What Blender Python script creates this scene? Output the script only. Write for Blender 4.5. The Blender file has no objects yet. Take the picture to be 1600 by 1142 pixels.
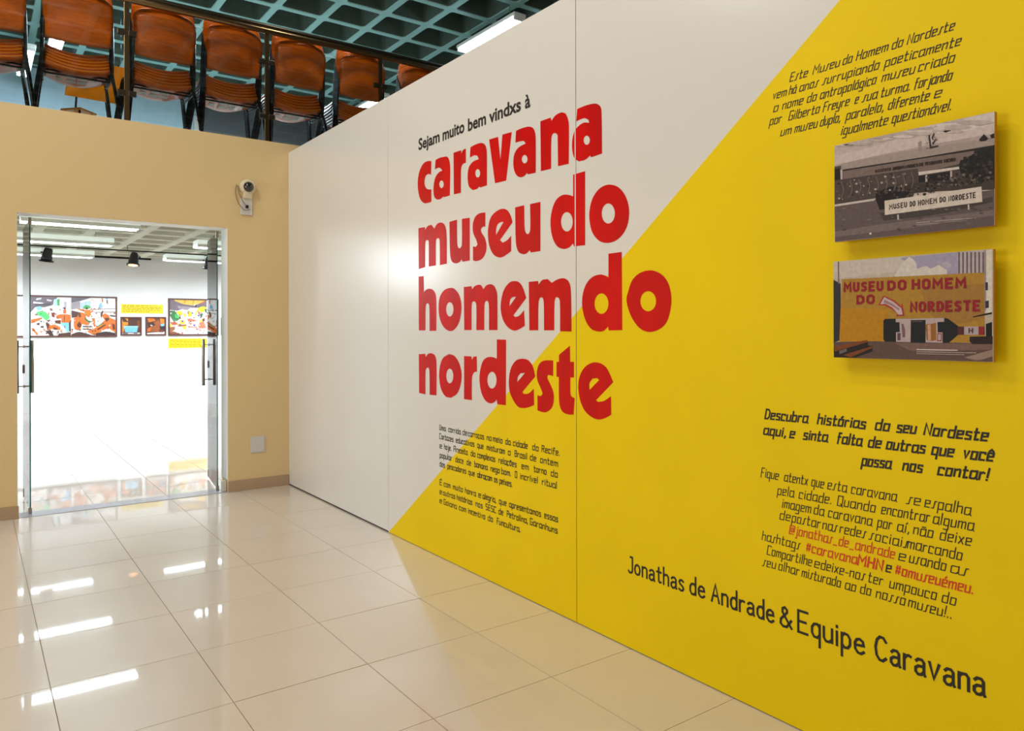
import bpy, bmesh, math, random
from mathutils import Vector, Matrix
from mathutils.geometry import tessellate_polygon
random.seed(7)
S = bpy.context.scene
COL = S.collection
# ------------------------------------------------------------------ camera (matched to the 0.6 m floor tiles)
F, YAW, ROLL, CY, HH = 1162.13, .6291, -.0018, 516.46, 1.5326
AX, AY = 2.5653, 7.3083            # partition plane x = AX, end wall plane y = AY
_f = Vector((math.sin(YAW), math.cos(YAW), 0)); _r0 = Vector((math.cos(YAW), -math.sin(YAW), 0)); _u0 = Vector((0, 0, 1))
_r = _r0 * math.cos(ROLL) + _u0 * math.sin(ROLL); _u = -_r0 * math.sin(ROLL) + _u0 * math.cos(ROLL)
cam = bpy.data.cameras.new('camera'); cam.sensor_width = 36; cam.lens = F * 36 / 1600; cam.clip_start = .05
cam.shift_y = (CY - 571) / 1600
co = bpy.data.objects.new('camera', cam); COL.objects.link(co)
co.matrix_world = Matrix(((_r.x, _u.x, -_f.x, 0), (_r.y, _u.y, -_f.y, 0), (_r.z, _u.z, -_f.z, HH), (0, 0, 0, 1)))
S.camera = co
CAM = Vector((0, 0, HH))
def at(u, v, axis, val):
    "point where the sight line through pixel (u, v) meets the real plane x/y/z = val"
    d = _f + _r * ((u - 800) / F) + _u * ((CY - v) / F)
    return CAM + d * ((val - CAM[axis]) / d[axis])
def px(p):
    p = Vector(p) - CAM; z = _f.dot(p)
    if z < .1: return (-9999, -9999)
    return 800 + F * _r.dot(p) / z, CY - F * _u.dot(p) / z
# ------------------------------------------------------------------ world, exposure, lamps
S.view_settings.view_transform = 'Standard'; S.view_settings.look = 'None'
S.view_settings.gamma = 1; S.view_settings.use_curve_mapping = False
S.view_settings.exposure = 0.0
W = bpy.data.worlds.new('world'); S.world = W; W.use_nodes = True
W.node_tree.nodes['Background'].inputs[0].default_value = (.6, .75, .9, 1)
W.node_tree.nodes['Background'].inputs[1].default_value = .15
def area(name, loc, target, size, energy, col, sy=None):
    l = bpy.data.lights.new(name, 'AREA'); l.energy = energy; l.color = col; l.size = size
    if sy: l.shape = 'RECTANGLE'; l.size_y = sy
    o = bpy.data.objects.new(name, l); COL.objects.link(o); o.location = loc
    o.rotation_euler = (Vector(target) - Vector(loc)).to_track_quat('-Z', 'Y').to_euler()
    return o
area('hall_lamp', (-2.2, 1.2, 5.85), (-2.2, 1.2, 0), 3.0, 120, (1, .955, .89), 5.0)
area('track_lamp', (.2, 3.0, 5.8), (2.5, 1.4, 1.6), .10, 34, (1, .93, .82))
area('track_lamp', (.2, -.9, 5.8), (2.5, 1.2, 1.8), .10, 18, (1, .93, .82))
area('track_lamp', (-.8, 4.6, 5.6), (2.5, 4.8, .4), .4, 56, (1, .97, .93))
area('chair_fill', (.7, 6.5, 5.88), (.9, 7.8, 3.6), .25, 17, (1, .95, .86))  # pair of fill lights added to brighten the chair backs
area('chair_fill', (3.2, 6.5, 5.88), (3.2, 7.8, 3.6), .25, 17, (1, .95, .86))
area('rear_fill', (-2.6, -3.6, 1.7), (.6, 7.3, 1.0), 3.2, 15, (.96, .98, 1), 2.6)   # soft fill light added behind the camera to brighten the walls
area('side_fill', (-5.8, 4.6, 1.8), (2.5, 5.8, .8), 3.0, 155, (.95, .98, 1), 2.6)   # fill light added out of view to brighten the partition
area('mezzanine_lamp', (3.0, 11.5, 5.72), (3.0, 11.5, 0), 1.5, 260, (.72, .92, 1), 1.5)
# ------------------------------------------------------------------ materials
def lin(c):
    c = c / 255
    return c / 12.92 if c <= .04045 else ((c + .055) / 1.055) ** 2.4
def rgb(*c): return (lin(c[0]), lin(c[1]), lin(c[2]), 1)
def mat(name, c, rough=.5, metal=0, var=0, scale=8, bump=0, bscale=60, spec=.5, coat=0, emit=0, stretch=None, attr=None):
    m = bpy.data.materials.new(name); m.use_nodes = True
    n = m.node_tree.nodes; l = m.node_tree.links; b = n['Principled BSDF']
    b.inputs['Base Color'].default_value = rgb(*c); b.inputs['Roughness'].default_value = rough
    b.inputs['Metallic'].default_value = metal; b.inputs['Specular IOR Level'].default_value = spec
    b.inputs['Coat Weight'].default_value = coat
    if emit:
        b.inputs['Emission Color'].default_value = rgb(*c); b.inputs['Emission Strength'].default_value = emit
    src = None
    if attr:
        a = n.new('ShaderNodeAttribute'); a.attribute_name = attr; src = a.outputs['Color']
    if var or bump or stretch:
        tc = n.new('ShaderNodeTexCoord'); mp = n.new('ShaderNodeMapping'); l.new(tc.outputs['Object'], mp.inputs[0])
        if stretch: mp.inputs['Scale'].default_value = stretch
    if var:
        no = n.new('ShaderNodeTexNoise'); no.inputs['Scale'].default_value = scale; no.inputs['Detail'].default_value = 5
        l.new(mp.outputs[0], no.inputs['Vector'])
        hs = n.new('ShaderNodeHueSaturation')
        mr = n.new('ShaderNodeMapRange'); mr.inputs[1].default_value = .3; mr.inputs[2].default_value = .7
        mr.inputs[3].default_value = 1 - var; mr.inputs[4].default_value = 1 + var
        l.new(no.outputs['Fac'], mr.inputs[0]); l.new(mr.outputs[0], hs.inputs['Value'])
        if src: l.new(src, hs.inputs['Color'])
        else: hs.inputs['Color'].default_value = rgb(*c)
        src = hs.outputs['Color']
    if src: l.new(src, b.inputs['Base Color'])
    if bump:
        nb = n.new('ShaderNodeTexNoise'); nb.inputs['Scale'].default_value = bscale; l.new(mp.outputs[0], nb.inputs['Vector'])
        bp = n.new('ShaderNodeBump'); bp.inputs['Strength'].default_value = bump; bp.inputs['Distance'].default_value = .002
        l.new(nb.outputs['Fac'], bp.inputs['Height']); l.new(bp.outputs[0], b.inputs['Normal'])
    return m
M = {}
M['tile'] = mat('porcelain_tile', (221, 209, 195), .26, var=.02, scale=3, spec=.5, coat=.8)
M['tile'].node_tree.nodes['Principled BSDF'].inputs['Coat Roughness'].default_value = .035
M['grout'] = mat('tile_grout', (132, 112, 92), .8)
M['beige'] = mat('beige_wall_paint', (222, 194, 142), .55, bump=.05, bscale=150)
M['skirt'] = mat('baseboard_tile', (176, 148, 118), .3, var=.03, scale=6)
M['white'] = mat('white_gloss_paint', (226, 221, 213), .26, spec=1.0, bump=.12, bscale=60)
M['yellow'] = mat('yellow_paint', (240, 206, 0), .55, var=.03, scale=2, bump=.1, bscale=200, spec=.18)
M['redp'] = mat('red_brushed_paint', (204, 0, 0), .38, var=.14, scale=5, stretch=(1, 1, .35), spec=.25)
M['ink'] = mat('black_marker_paint', (34, 26, 16), .6)
M['inkred'] = mat('red_marker_paint', (214, 52, 12), .6)
M['galwall'] = mat('gallery_white_paint', (240, 240, 242), .6)
M['jamb'] = mat('white_jamb_paint', (240, 240, 236), .45)
M['lowceil'] = mat('pale_concrete_ceiling', (206, 205, 190), .8, var=.06, scale=3)
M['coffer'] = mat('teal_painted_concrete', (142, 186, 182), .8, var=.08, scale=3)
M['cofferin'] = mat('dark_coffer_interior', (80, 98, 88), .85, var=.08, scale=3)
M['mezwall'] = mat('blue_grey_wall_paint', (176, 204, 216), .7, var=.04, scale=2)
M['darkwall'] = mat('charcoal_wall_paint', (96, 98, 102), .7, var=.05, scale=2)
M['hallwall'] = mat('hall_wall_paint', (196, 184, 165), .7)
M['concrete'] = mat('mezzanine_floor', (196, 190, 184), .5)
M['granite'] = mat('grey_granite', (176, 176, 186), .25, var=.08, scale=60)
M['steel'] = mat('brushed_steel', (170, 166, 158), .3, metal=1)
M['bronze'] = mat('bronze_rail_metal', (128, 104, 74), .28, metal=1)
M['darkmetal'] = mat('dark_post_metal', (74, 66, 56), .35, metal=.9)
M['black'] = mat('black_enamel_steel', (16, 17, 22), .3)
M['blackmat'] = mat('black_lamp_body', (38, 36, 42), .5)
M['wood'] = mat('orange_brown_plywood', (222, 106, 14), .32, var=.16, scale=9, stretch=(1, 6, 9), coat=.15)
M['woodedge'] = mat('orange_plywood_edge', (240, 142, 22), .4, var=.1, scale=20)
M['brightwood'] = mat('amber_plywood', (252, 160, 14), .35, var=.12, scale=9, stretch=(1, 8, 1))
M['sticker'] = mat('white_paper_label', (214, 206, 196), .6)
M['plastic'] = mat('cream_plastic', (216, 202, 170), .35)
M['whiteplastic'] = mat('pale_plastic', (208, 203, 196), .4)
M['lens'] = mat('dark_dome_glass', (20, 18, 16), .08, coat=1)
M['cable'] = mat('grey_cable', (120, 106, 84), .5)
M['tube'] = mat('fluorescent_tube', (228, 243, 255), .4, emit=17)
M['tubem'] = mat('mezzanine_tube', (225, 238, 255), .4, emit=16)
M['lampcase'] = mat('white_lamp_casing', (244, 249, 245), .4)
M['opal'] = mat('lit_opal_housing', (226, 240, 232), .4, emit=.55)
M['frame'] = mat('dark_brown_frame', (84, 40, 30), .5)
M['labely'] = mat('yellow_label_print', (250, 210, 0), .5)
M['labelink'] = mat('olive_small_print', (150, 118, 0), .6)
M['print'] = mat('photo_print', (128, 128, 128), .6, var=.11, scale=70, attr='Col', spec=.25)
M['art'] = mat('art_print', (128, 128, 128), .4, var=.12, scale=22, attr='Col')
M['boardedge'] = mat('board_edge', (196, 140, 30), .5)
M['shadowgap'] = mat('black_gap', (20, 18, 16), .8)
M['glow'] = mat('lamp_glow', (255, 190, 130), .4, emit=3)
M['redplastic'] = mat('red_plastic', (150, 20, 30), .4)
def glass(name, tint, edge=False):
    m = bpy.data.materials.new(name); m.use_nodes = True; n = m.node_tree.nodes; l = m.node_tree.links
    out = n['Material Output']; n.remove(n['Principled BSDF'])
    t = n.new('ShaderNodeBsdfTransparent'); t.inputs[0].default_value = tint
    g = n.new('ShaderNodeBsdfGlossy'); g.inputs['Roughness'].default_value = .01
    fr = n.new('ShaderNodeFresnel'); fr.inputs['IOR'].default_value = 1.5
    mx = n.new('ShaderNodeMixShader'); l.new(fr.outputs[0], mx.inputs[0]); l.new(t.outputs[0], mx.inputs[1]); l.new(g.outputs[0], mx.inputs[2])
    l.new(mx.outputs[0], out.inputs[0]); return m
M['glass'] = glass('door_glass', (.945, .985, .978, 1))
M['railglass'] = glass('railing_glass', (.975, .99, .988, 1))
M['glassedge'] = mat('green_glass_edge', (10, 84, 82), .2)
# ------------------------------------------------------------------ helpers
def obj(name, bm, mats, parent=None, smooth=False, loc=None):
    me = bpy.data.meshes.new(name); bm.to_mesh(me); bm.free()
    if not isinstance(mats, (list, tuple)): mats = [mats]
    for m in mats: me.materials.append(M[m] if isinstance(m, str) else m)
    if smooth: me.polygons.foreach_set('use_smooth', [True] * len(me.polygons))
    o = bpy.data.objects.new(name, me); COL.objects.link(o)
    if parent: o.parent = parent
    if loc: o.location = loc
    return o
def again(o, parent, loc=None, rot=None):
    c = o.copy(); COL.objects.link(c); c.parent = parent
    if loc is not None: c.location = loc
    if rot is not None: c.rotation_euler = rot
    return c
def copy_tree(o, parent=None):
    c = o.copy(); COL.objects.link(c); c.parent = parent
    for ch in [x for x in bpy.data.objects if x.parent == o]: copy_tree(ch, c)
    return c
def thing(name, label, cat, loc=(0, 0, 0), rz=0, group=None):
    o = bpy.data.objects.new(name, None); COL.objects.link(o); o.location = loc; o.rotation_euler = (0, 0, rz)
    o.empty_display_size = .1
    if label: o['label'] = label
    if cat: o['category'] = cat
    if group: o['group'] = group
    return o
def struct(o, label=None, cat=None):
    o['kind'] = 'structure'
    if label: o['label'] = label
    if cat: o['category'] = cat
    return o
def box(bm, x0, x1, y0, y1, z0, z1, mi=0):
    v = [bm.verts.new((x, y, z)) for z in (z0, z1) for y in (y0, y1) for x in (x0, x1)]
    for q in ((0, 2, 3, 1), (4, 5, 7, 6), (0, 1, 5, 4), (2, 6, 7, 3), (0, 4, 6, 2), (1, 3, 7, 5)):
        f = bm.faces.new([v[i] for i in q]); f.material_index = mi
    return v
def bev(bm, w=.004, seg=2):
    bmesh.ops.bevel(bm, geom=bm.edges[:], offset=w, segments=seg, affect='EDGES', profile=.5)
def boxes(*args, b=0):
    bm = bmesh.new()
    for a in args: box(bm, *a)
    if b: bev(bm, b)
    return bm
def tube(bm, pts, r, n=10, mi=0, caps=True):
    pts = [Vector(p) for p in pts]; rings = []
    prev = None
    for i, p in enumerate(pts):
        d = (pts[min(i + 1, len(pts) - 1)] - pts[max(i - 1, 0)]).normalized()
        a = d.cross(Vector((0, 0, 1)) if abs(d.z) < .9 else Vector((1, 0, 0))).normalized() if prev is None else (prev - d * prev.dot(d)).normalized()
        prev = a; b = d.cross(a)
        rings.append([bm.verts.new(p + (a * math.cos(k * 2 * math.pi / n) + b * math.sin(k * 2 * math.pi / n)) * (r[i] if isinstance(r, (list, tuple)) else r)) for k in range(n)])
    for i in range(len(rings) - 1):
        for k in range(n):
            f = bm.faces.new((rings[i][k], rings[i][(k + 1) % n], rings[i + 1][(k + 1) % n], rings[i + 1][k])); f.material_index = mi; f.smooth = True
    if caps:
        bm.faces.new(rings[0][::-1]).material_index = mi; bm.faces.new(rings[-1]).material_index = mi
    return bm
def tubes(*paths, r=.01, n=10):
    bm = bmesh.new()
    for p in paths: tube(bm, p, r, n)
    return bm
def curvept(pts, k=6):
    "Catmull-Rom through pts"
    P = [Vector(p) for p in pts]; out = []
    for i in range(len(P) - 1):
        a, b, c, d = P[max(i - 1, 0)], P[i], P[i + 1], P[min(i + 2, len(P) - 1)]
        for j in range(k):
            t = j / k
            out.append(.5 * ((2 * b) + (c - a) * t + (2 * a - 5 * b + 4 * c - d) * t * t + (-a + 3 * b - 3 * c + d) * t ** 3))
    return out + [P[-1]]
# ================================================================== THE SETTING
H2 = 3.31      # partition height
H1 = 3.3955    # end wall / mezzanine slab top
TX0, TY0, TP = 1.4755, 4.3604, .6
CX0, CX1, CYB, CYT = -6.0, 9.5, -4.0, 16.65
# floor: grout bed, single tiles where the photo shows them, the rest of the tiling joined
bm = boxes((CX0, CX1, CYB, CYT, -.30, -.0025))
floor = struct(obj('floor', bm, 'grout'), 'glossy beige porcelain tile floor of the lobby and gallery', 'floor')
g = .0016
bm = boxes((g, TP - g, g, TP - g, -.0025, 0)); 
tile0 = None; rest = bmesh.new(); nt = 0
cells = []
for i in range(-14, 15):
    for j in range(-15, 22):
        x0 = TX0 + i * TP; y0 = TY0 + j * TP
        if x0 < CX0 - .6 or x0 > CX1 or y0 < CYB - .6 or y0 > CYT: continue
        c = (x0 + .3, y0 + .3, 0); u, v = px(c)
        vis = -130 < u < 1500 and 560 < v < 1320 and c[0] < AX + .2 and y0 > .8
        if y0 > AY - .3: vis = 20 < u < 370 and v > 630 and .2 < x0 < 4.6
        cells.append((vis, math.hypot(*c[:2]), x0, y0))
cells.sort(key=lambda c: (not c[0], c[1]))
for vis, d, x0, y0 in cells:
    xe = AX - x0 if (x0 < AX < x0 + TP and y0 < AY) else TP
    if vis and nt < 290:
        if tile0 is None: tile0 = obj('tile', bm, 'tile', floor); t = tile0
        else: t = again(tile0, floor)
        t.location = (x0, y0, 0); nt += 1
        t.rotation_euler = (random.gauss(0, .0005), random.gauss(0, .0005), 0)
    else:
        box(rest, x0 + g, x0 + TP - g, y0 + g, y0 + TP - g, -.0025, 0)
r = obj('tile_field', rest, 'tile', floor); r['kind'] = 'stuff'
# threshold under the glass doors
obj('threshold', boxes((.30, 1.976, AY, AY + .20, -.002, .004)), 'granite', floor)
# end wall with the door opening; its top is the edge of the mezzanine
DX0, DX1, DZ, WT = .305, 1.976, 2.512, .20
bm = boxes((CX0, DX0, AY, AY + WT, 0, H1), (DX1, CX1, AY, AY + WT, 0, H1), (DX0, DX1, AY, AY + WT, DZ, H1))
wall_back = struct(obj('wall_back', bm, 'beige'), 'beige painted end wall with the glass door opening', 'wall')
bm = boxes((DX1 - .004, DX1, AY + .004, AY + WT + .01, .12, DZ), (DX0, DX0 + .004, AY + .004, AY + WT + .01, 0, DZ), (DX0, DX1, AY + .004, AY + WT + .01, DZ - .004, DZ))
obj('reveal', bm, 'jamb', wall_back)['label'] = 'white painted reveal lining the door opening'
obj('door_stop', boxes((DX1 - .05, DX1 - .006, AY + .03, AY + .06, .005, .11), b=.004), 'whiteplastic', wall_back)
struct(obj('baseboard_back', boxes((DX1, AX - .003, AY - .012, AY, 0, .105), b=.002), 'skirt'), 'beige brown tiled baseboard right of the glass door', 'baseboard')
o = obj('baseboard_left', bmesh.new(), 'skirt')
bm = bmesh.new()
for k in range(11):
    x1 = DX0 - .075 + .09 - k * .6; x0 = x1 - .598
    if k == 0: x1 = DX0 + .012
    box(bm, x0, x1, AY - .012, AY - .0005, 0, .105)
bm.to_mesh(o.data); bm.free(); struct(o, 'beige brown tiled baseboard left of the glass door', 'baseboard')
# partition on the right: three boards and their paint
struct_wall = struct(thing('wall_right', 'long white and yellow painted partition wall covered with lettering', 'wall', (0, 0, 0)))
seams = [AY, 5.1235, 2.952, .78, -1.39, -3.56]
# yellow field boundary on the wall (z as a function of y): floor at y = 5.093
def ydiag(y): return (5.093 - y) * (2.736 / (5.093 - 1.489))
def painted(pts, mi, bm, x):
    vs = [bm.verts.new((x, y, z)) for y, z in pts]
    f = bm.faces.new(vs); f.material_index = mi
for k in range(len(seams) - 1):
    y1, y0 = seams[k] - .0012, seams[k + 1] + .0012
    zb = .012 if k == 0 else .004
    bm = bmesh.new()
    yc = min(y1, 5.093); zl = min(H2, max(zb, ydiag(y1))); zr = ydiag(y0)
    if k == 0:
        painted([(y1, zb), (y0, zb), (y0, H2), (y1, H2)], 0, bm, AX)
    else:
        if zr <= H2:
            painted([(y1, max(zl, zb)), (y0, zr), (y0, H2), (y1, H2)], 0, bm, AX)
            painted([(y1, zb), (y0, zb), (y0, zr), (y1, max(zl, zb) + 1e-5)], 1, bm, AX)
        elif zl < H2:
            yt = 5.093 - H2 * (5.093 - 1.489) / 2.736
            painted([(y1, zl), (yt, H2), (y1, H2)], 0, bm, AX)
            painted([(y1, zb), (y0, zb), (y0, H2), (yt, H2), (y1, zl)], 1, bm, AX)
        else:
            painted([(y1, zb), (y0, zb), (y0, H2), (y1, H2)], 1, bm, AX)
    box(bm, AX + .0004, AX + .06, y0, y1, zb, H2, 0)
    obj('wall_panel', bm, ['white', 'yellow'], struct_wall)
# dark core visible in the seams and the gap at the floor
obj('core', boxes((AX + .004, AX + .056, -3.5, AY - .002, 0, H2 - .004)), 'shadowgap', struct_wall)
# filler strip over the second seam (paint is missing from the red letters there)
ys = seams[2]; zj = ydiag(ys)
bm = bmesh.new(); box(bm, AX - .0022, AX + .001, ys + .0012, ys + .009, zj, H2, 0); box(bm, AX - .0022, AX + .001, ys + .0012, ys + .004, .004, zj, 1)
obj('seam_filler', bm, ['white', 'yellow'], struct_wall)
# outer shell of the hall
struct(obj('wall_left', boxes((CX0 - .2, CX0, CYB, 18, -.3, 6.3)), 'hallwall'), 'hall side wall outside the photo, to the left', 'wall')
struct(obj('wall_front', boxes((CX0, CX1, CYB - .2, CYB, -.3, 6.3)), 'hallwall'), 'hall wall behind the camera', 'wall')
struct(obj('wall_outer', boxes((CX1, CX1 + .2, CYB - .2, 18, -.3, 6.3)), 'hallwall'), 'hall side wall beyond the painted partition', 'wall')
# gallery behind the door
struct(obj('wall_gallery', boxes((CX0, CX1, CYT, CYT + .2, -.3, 3.3)), 'galwall'), 'white gallery wall with framed pictures seen through the door', 'wall')
struct(obj('trim_gallery', boxes((1.72, 2.98, CYT - .05, CYT, 2.985, 3.04)), 'shadowgap'), 'black strip along the top of the gallery wall', 'trim')
struct(obj('wall_gallery_left', boxes((-3.9, -3.7, AY + WT, CYT, 0, 3.3)), 'galwall'), 'white gallery side wall to the left', 'wall')
struct(obj('wall_gallery_right', boxes((6.6, 6.8, AY + WT, CYT, 0, 3.3)), 'galwall'), 'white gallery side wall to the right', 'wall')
# mezzanine
struct(obj('floor_mezzanine', boxes((CX0, CX1, AY + WT, CYT + .2, 3.30, 3.385)), 'concrete'), 'mezzanine floor slab above the gallery', 'floor')
MW = 14.95
mez = struct(obj('wall_mezzanine', boxes((CX0, 3.60, MW, MW + .2, 3.385, 6.0)), 'mezwall'), 'blue grey wall at the back of the mezzanine', 'wall')
struct(obj('wall_mezzanine_dark', boxes((3.60, CX1, MW, MW + .2, 3.385, 6.0)), 'darkwall'), 'dark charcoal wall at the back of the mezzanine', 'wall')
struct(obj('trim_mezzanine', boxes((3.42, 3.58, MW - .08, MW, 3.385, 5.6), b=.01), 'whiteplastic'), 'pale post where the blue wall meets the dark wall', 'trim')
# coffered ceilings: one mesh per waffle, repeated
def coffer_mesh(p, rib, depth, taper, cr=.05):
    bm = bmesh.new()
    def rr(h, z, c):
        out = []
        for cx, cy, a0 in ((h - c, h - c, 0), (-h + c, h - c, 90), (-h + c, -h + c, 180), (h - c, -h + c, 270)):
            for k in range(4):
                a = math.radians(a0 + 30 * k); out.append(bm.verts.new((cx + c * math.cos(a), cy + c * math.sin(a), z)))
        return out
    h = p / 2
    outer = [bm.verts.new((sx * h, sy * h, 0)) for sx, sy in ((1, 1), (-1, 1), (-1, -1), (1, -1))]
    a = rr(h - rib / 2, 0, cr); b = rr(h - rib / 2 - .008, .012, cr); c = rr(h - rib / 2 - taper, depth, cr)
    for q in range(4):
        for k in range(3): bm.faces.new((outer[q], a[q * 4 + k + 1], a[q * 4 + k]))
        bm.faces.new((outer[q], outer[(q + 1) % 4], a[(q * 4 + 4) % 16], a[q * 4 + 3]))
    for A, B in ((a, b), (b, c)):
        for k in range(16): bm.faces.new((A[k], A[(k + 1) % 16], B[(k + 1) % 16], B[k]))
    bm.faces.new(c)
    bm.faces.ensure_lookup_table()
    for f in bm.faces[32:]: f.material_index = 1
    bmesh.ops.recalc_face_normals(bm, faces=bm.faces[:])
    return bm
def coffered(ceil, p, rib, depth, taper, z, xs, ys, ok, m):
    proto = obj('coffer', coffer_mesh(p, rib, depth, taper), m, ceil); first = True; n = 0
    bmr = bmesh.new()
    def add(x, y):
        t = coffer_mesh(p, rib, depth, taper); t.transform(Matrix.Translation((x, y, z)))
        tm = bpy.data.meshes.new('t'); t.to_mesh(tm); t.free(); bmr.from_mesh(tm); bpy.data.meshes.remove(tm)
    lst = sorted(((not ok(x, y), math.hypot(x, y), x, y) for x in xs for y in ys))
    for bad, d, x, y in lst:
        if not bad and n < 295:
            o = proto if first else again(proto, ceil); first = False; o.location = (x, y, z); n += 1
        else: add(x, y)
    if len(bmr.verts): obj('coffer_field', bmr, m, ceil)['kind'] = 'stuff'
    else: bmr.free()
P1 = .664
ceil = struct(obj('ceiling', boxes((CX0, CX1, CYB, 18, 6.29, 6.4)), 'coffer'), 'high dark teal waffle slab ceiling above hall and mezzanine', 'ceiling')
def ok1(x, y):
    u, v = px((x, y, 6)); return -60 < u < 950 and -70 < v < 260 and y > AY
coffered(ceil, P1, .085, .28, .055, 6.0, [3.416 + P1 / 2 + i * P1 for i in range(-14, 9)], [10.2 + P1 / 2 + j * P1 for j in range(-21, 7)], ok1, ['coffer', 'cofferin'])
P2 = .662
ceil2 = struct(obj('ceiling_gallery', boxes((CX0, CX1, AY + WT, CYT, 3.24, 3.30)), 'lowceil'), 'pale waffle slab ceiling of the gallery behind the door', 'ceiling')
obj('edge_beam', boxes((CX0, CX1, AY + WT + .002, 11.9 - 6 * P2, 3.02, 3.24)), 'lowceil', ceil2)
def ok2(x, y):
    u, v = px((x, y, 3.02)); return 10 < u < 372 and 300 < v < 420
coffered(ceil2, P2, .12, .2, .04, 3.02, [2.13 + P2 / 2 + i * P2 for i in range(-9, 7)], [11.9 + P2 / 2 + j * P2 for j in range(-6, 8)], ok2, ['lowceil', 'lowceil'])
# ================================================================== GLASS DOORS
def leaf(idx, label, px_, py_, ang, side):
    # local frame: x away from the pivot along the leaf, y = leaf normal
    d = thing('door_%d' % idx, label, 'door', (px_, py_, 0), ang); d['kind'] = 'structure'
    L = .735
    obj('glass_pane', boxes((.0, L, -.004, .004, .02, 2.47)), 'glass', d)
    obj('glass_edge', boxes((-.0012, -.0002, -.0045, .0045, .02, 2.47), (L + .0002, L + .0012, -.0045, .0045, .02, 2.47)), 'glassedge', d)['label'] = 'dark green polished glass edge'
    obj('pivot_patch', boxes((-.004, .055, -.013, .013, .008, .055), (-.004, .05, -.012, .012, .0, .012), b=.003), 'steel', d)
    obj('pivot_patch', boxes((-.004, .045, -.013, .013, 2.425, 2.49), b=.003), 'steel', d)
    for s in (-1, 1):
        o = obj('handle_bar', tubes([(.62, s * .058, .975), (.62, s * .058, 1.452)], r=.015, n=14), 'steel', d)
    for z in (1.037, 1.395):
        o = obj('handle_bracket', tubes([(.62, -.058, z), (.62, .058, z)], r=.006), 'steel', d)
        bm = tubes([(.62, -.012, z), (.62, .012, z)], r=.012, n=14); obj('rosette', bm, 'steel', o)
    obj('lock', boxes((.66, .70, -.014, .014, 1.15, 1.23), b=.006), 'steel', d)
    obj('floor_bolt', boxes((.705, .722, -.008, .008, .02, .10), b=.003), 'steel', d)
    return d
a1 = math.atan2(8.16 - 7.43, .392 - .402); leaf(1, 'left leaf of the open frameless glass door', .402, 7.415, a1, 1)
a2 = math.atan2(8.133 - 7.43, 2.003 - 1.912); leaf(2, 'right leaf of the open frameless glass door', 1.908, 7.415, a2, -1)
# ================================================================== LETTERING
def zoomer(x0, y0, s): return lambda p: (x0 + p[0] * s, y0 + p[1] * s)
def smooth_loop(P, k=4, corner=50):
    n = len(P); out = []
    def ang(i):
        a = Vector(P[i]) - Vector(P[i - 1]); b = Vector(P[(i + 1) % n]) - Vector(P[i])
        if a.length < 1e-6 or b.length < 1e-6: return 0
        return math.degrees(a.angle(b))
    cor = [ang(i) > corner for i in range(n)]
    for i in range(n):
        b, c = Vector(P[i]), Vector(P[(i + 1) % n])
        a = b * 2 - c if cor[i] else Vector(P[i - 1]); d = c * 2 - b if cor[(i + 1) % n] else Vector(P[(i + 2) % n])
        if cor[i] and cor[(i + 1) % n]: out.append(b); continue
        L = (c - b).length
        ta = (c - a) * (L / max((b - a).length + L, 1e-6)); tb = (d - b) * (L / max((d - c).length + L, 1e-6))
        for j in range(k):
            t = j / k; h = (2 * t ** 3 - 3 * t * t + 1, t ** 3 - 2 * t * t + t, -2 * t ** 3 + 3 * t * t, t ** 3 - t * t)
            out.append(b * h[0] + ta * h[1] + c * h[2] + tb * h[3])
    return out
def fill(bm, loops, mi=0):
    "loops: lists of 3-D points in one plane; first the outline, then the holes"
    tris = tessellate_polygon([[Vector(p) for p in lp] for lp in loops])
    vs = [bm.verts.new(p) for lp in loops for p in lp]; fs = []
    for t in tris:
        try: f = bm.faces.new([vs[i] for i in t]); f.material_index = mi; fs.append(f)
        except ValueError: pass
    return fs
def ell(cx, cy, rx, ry, n=20): return [(cx + rx * math.cos(2 * math.pi * k / n), cy + ry * math.sin(2 * math.pi * k / n)) for k in range(n)]
ZA, ZB5, ZC, ZD, Z6 = zoomer(640, 150, .15758), zoomer(620, 140, .2875), zoomer(640, 320, .17518), zoomer(640, 520, .2125), zoomer(620, 380, .2875)
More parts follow.
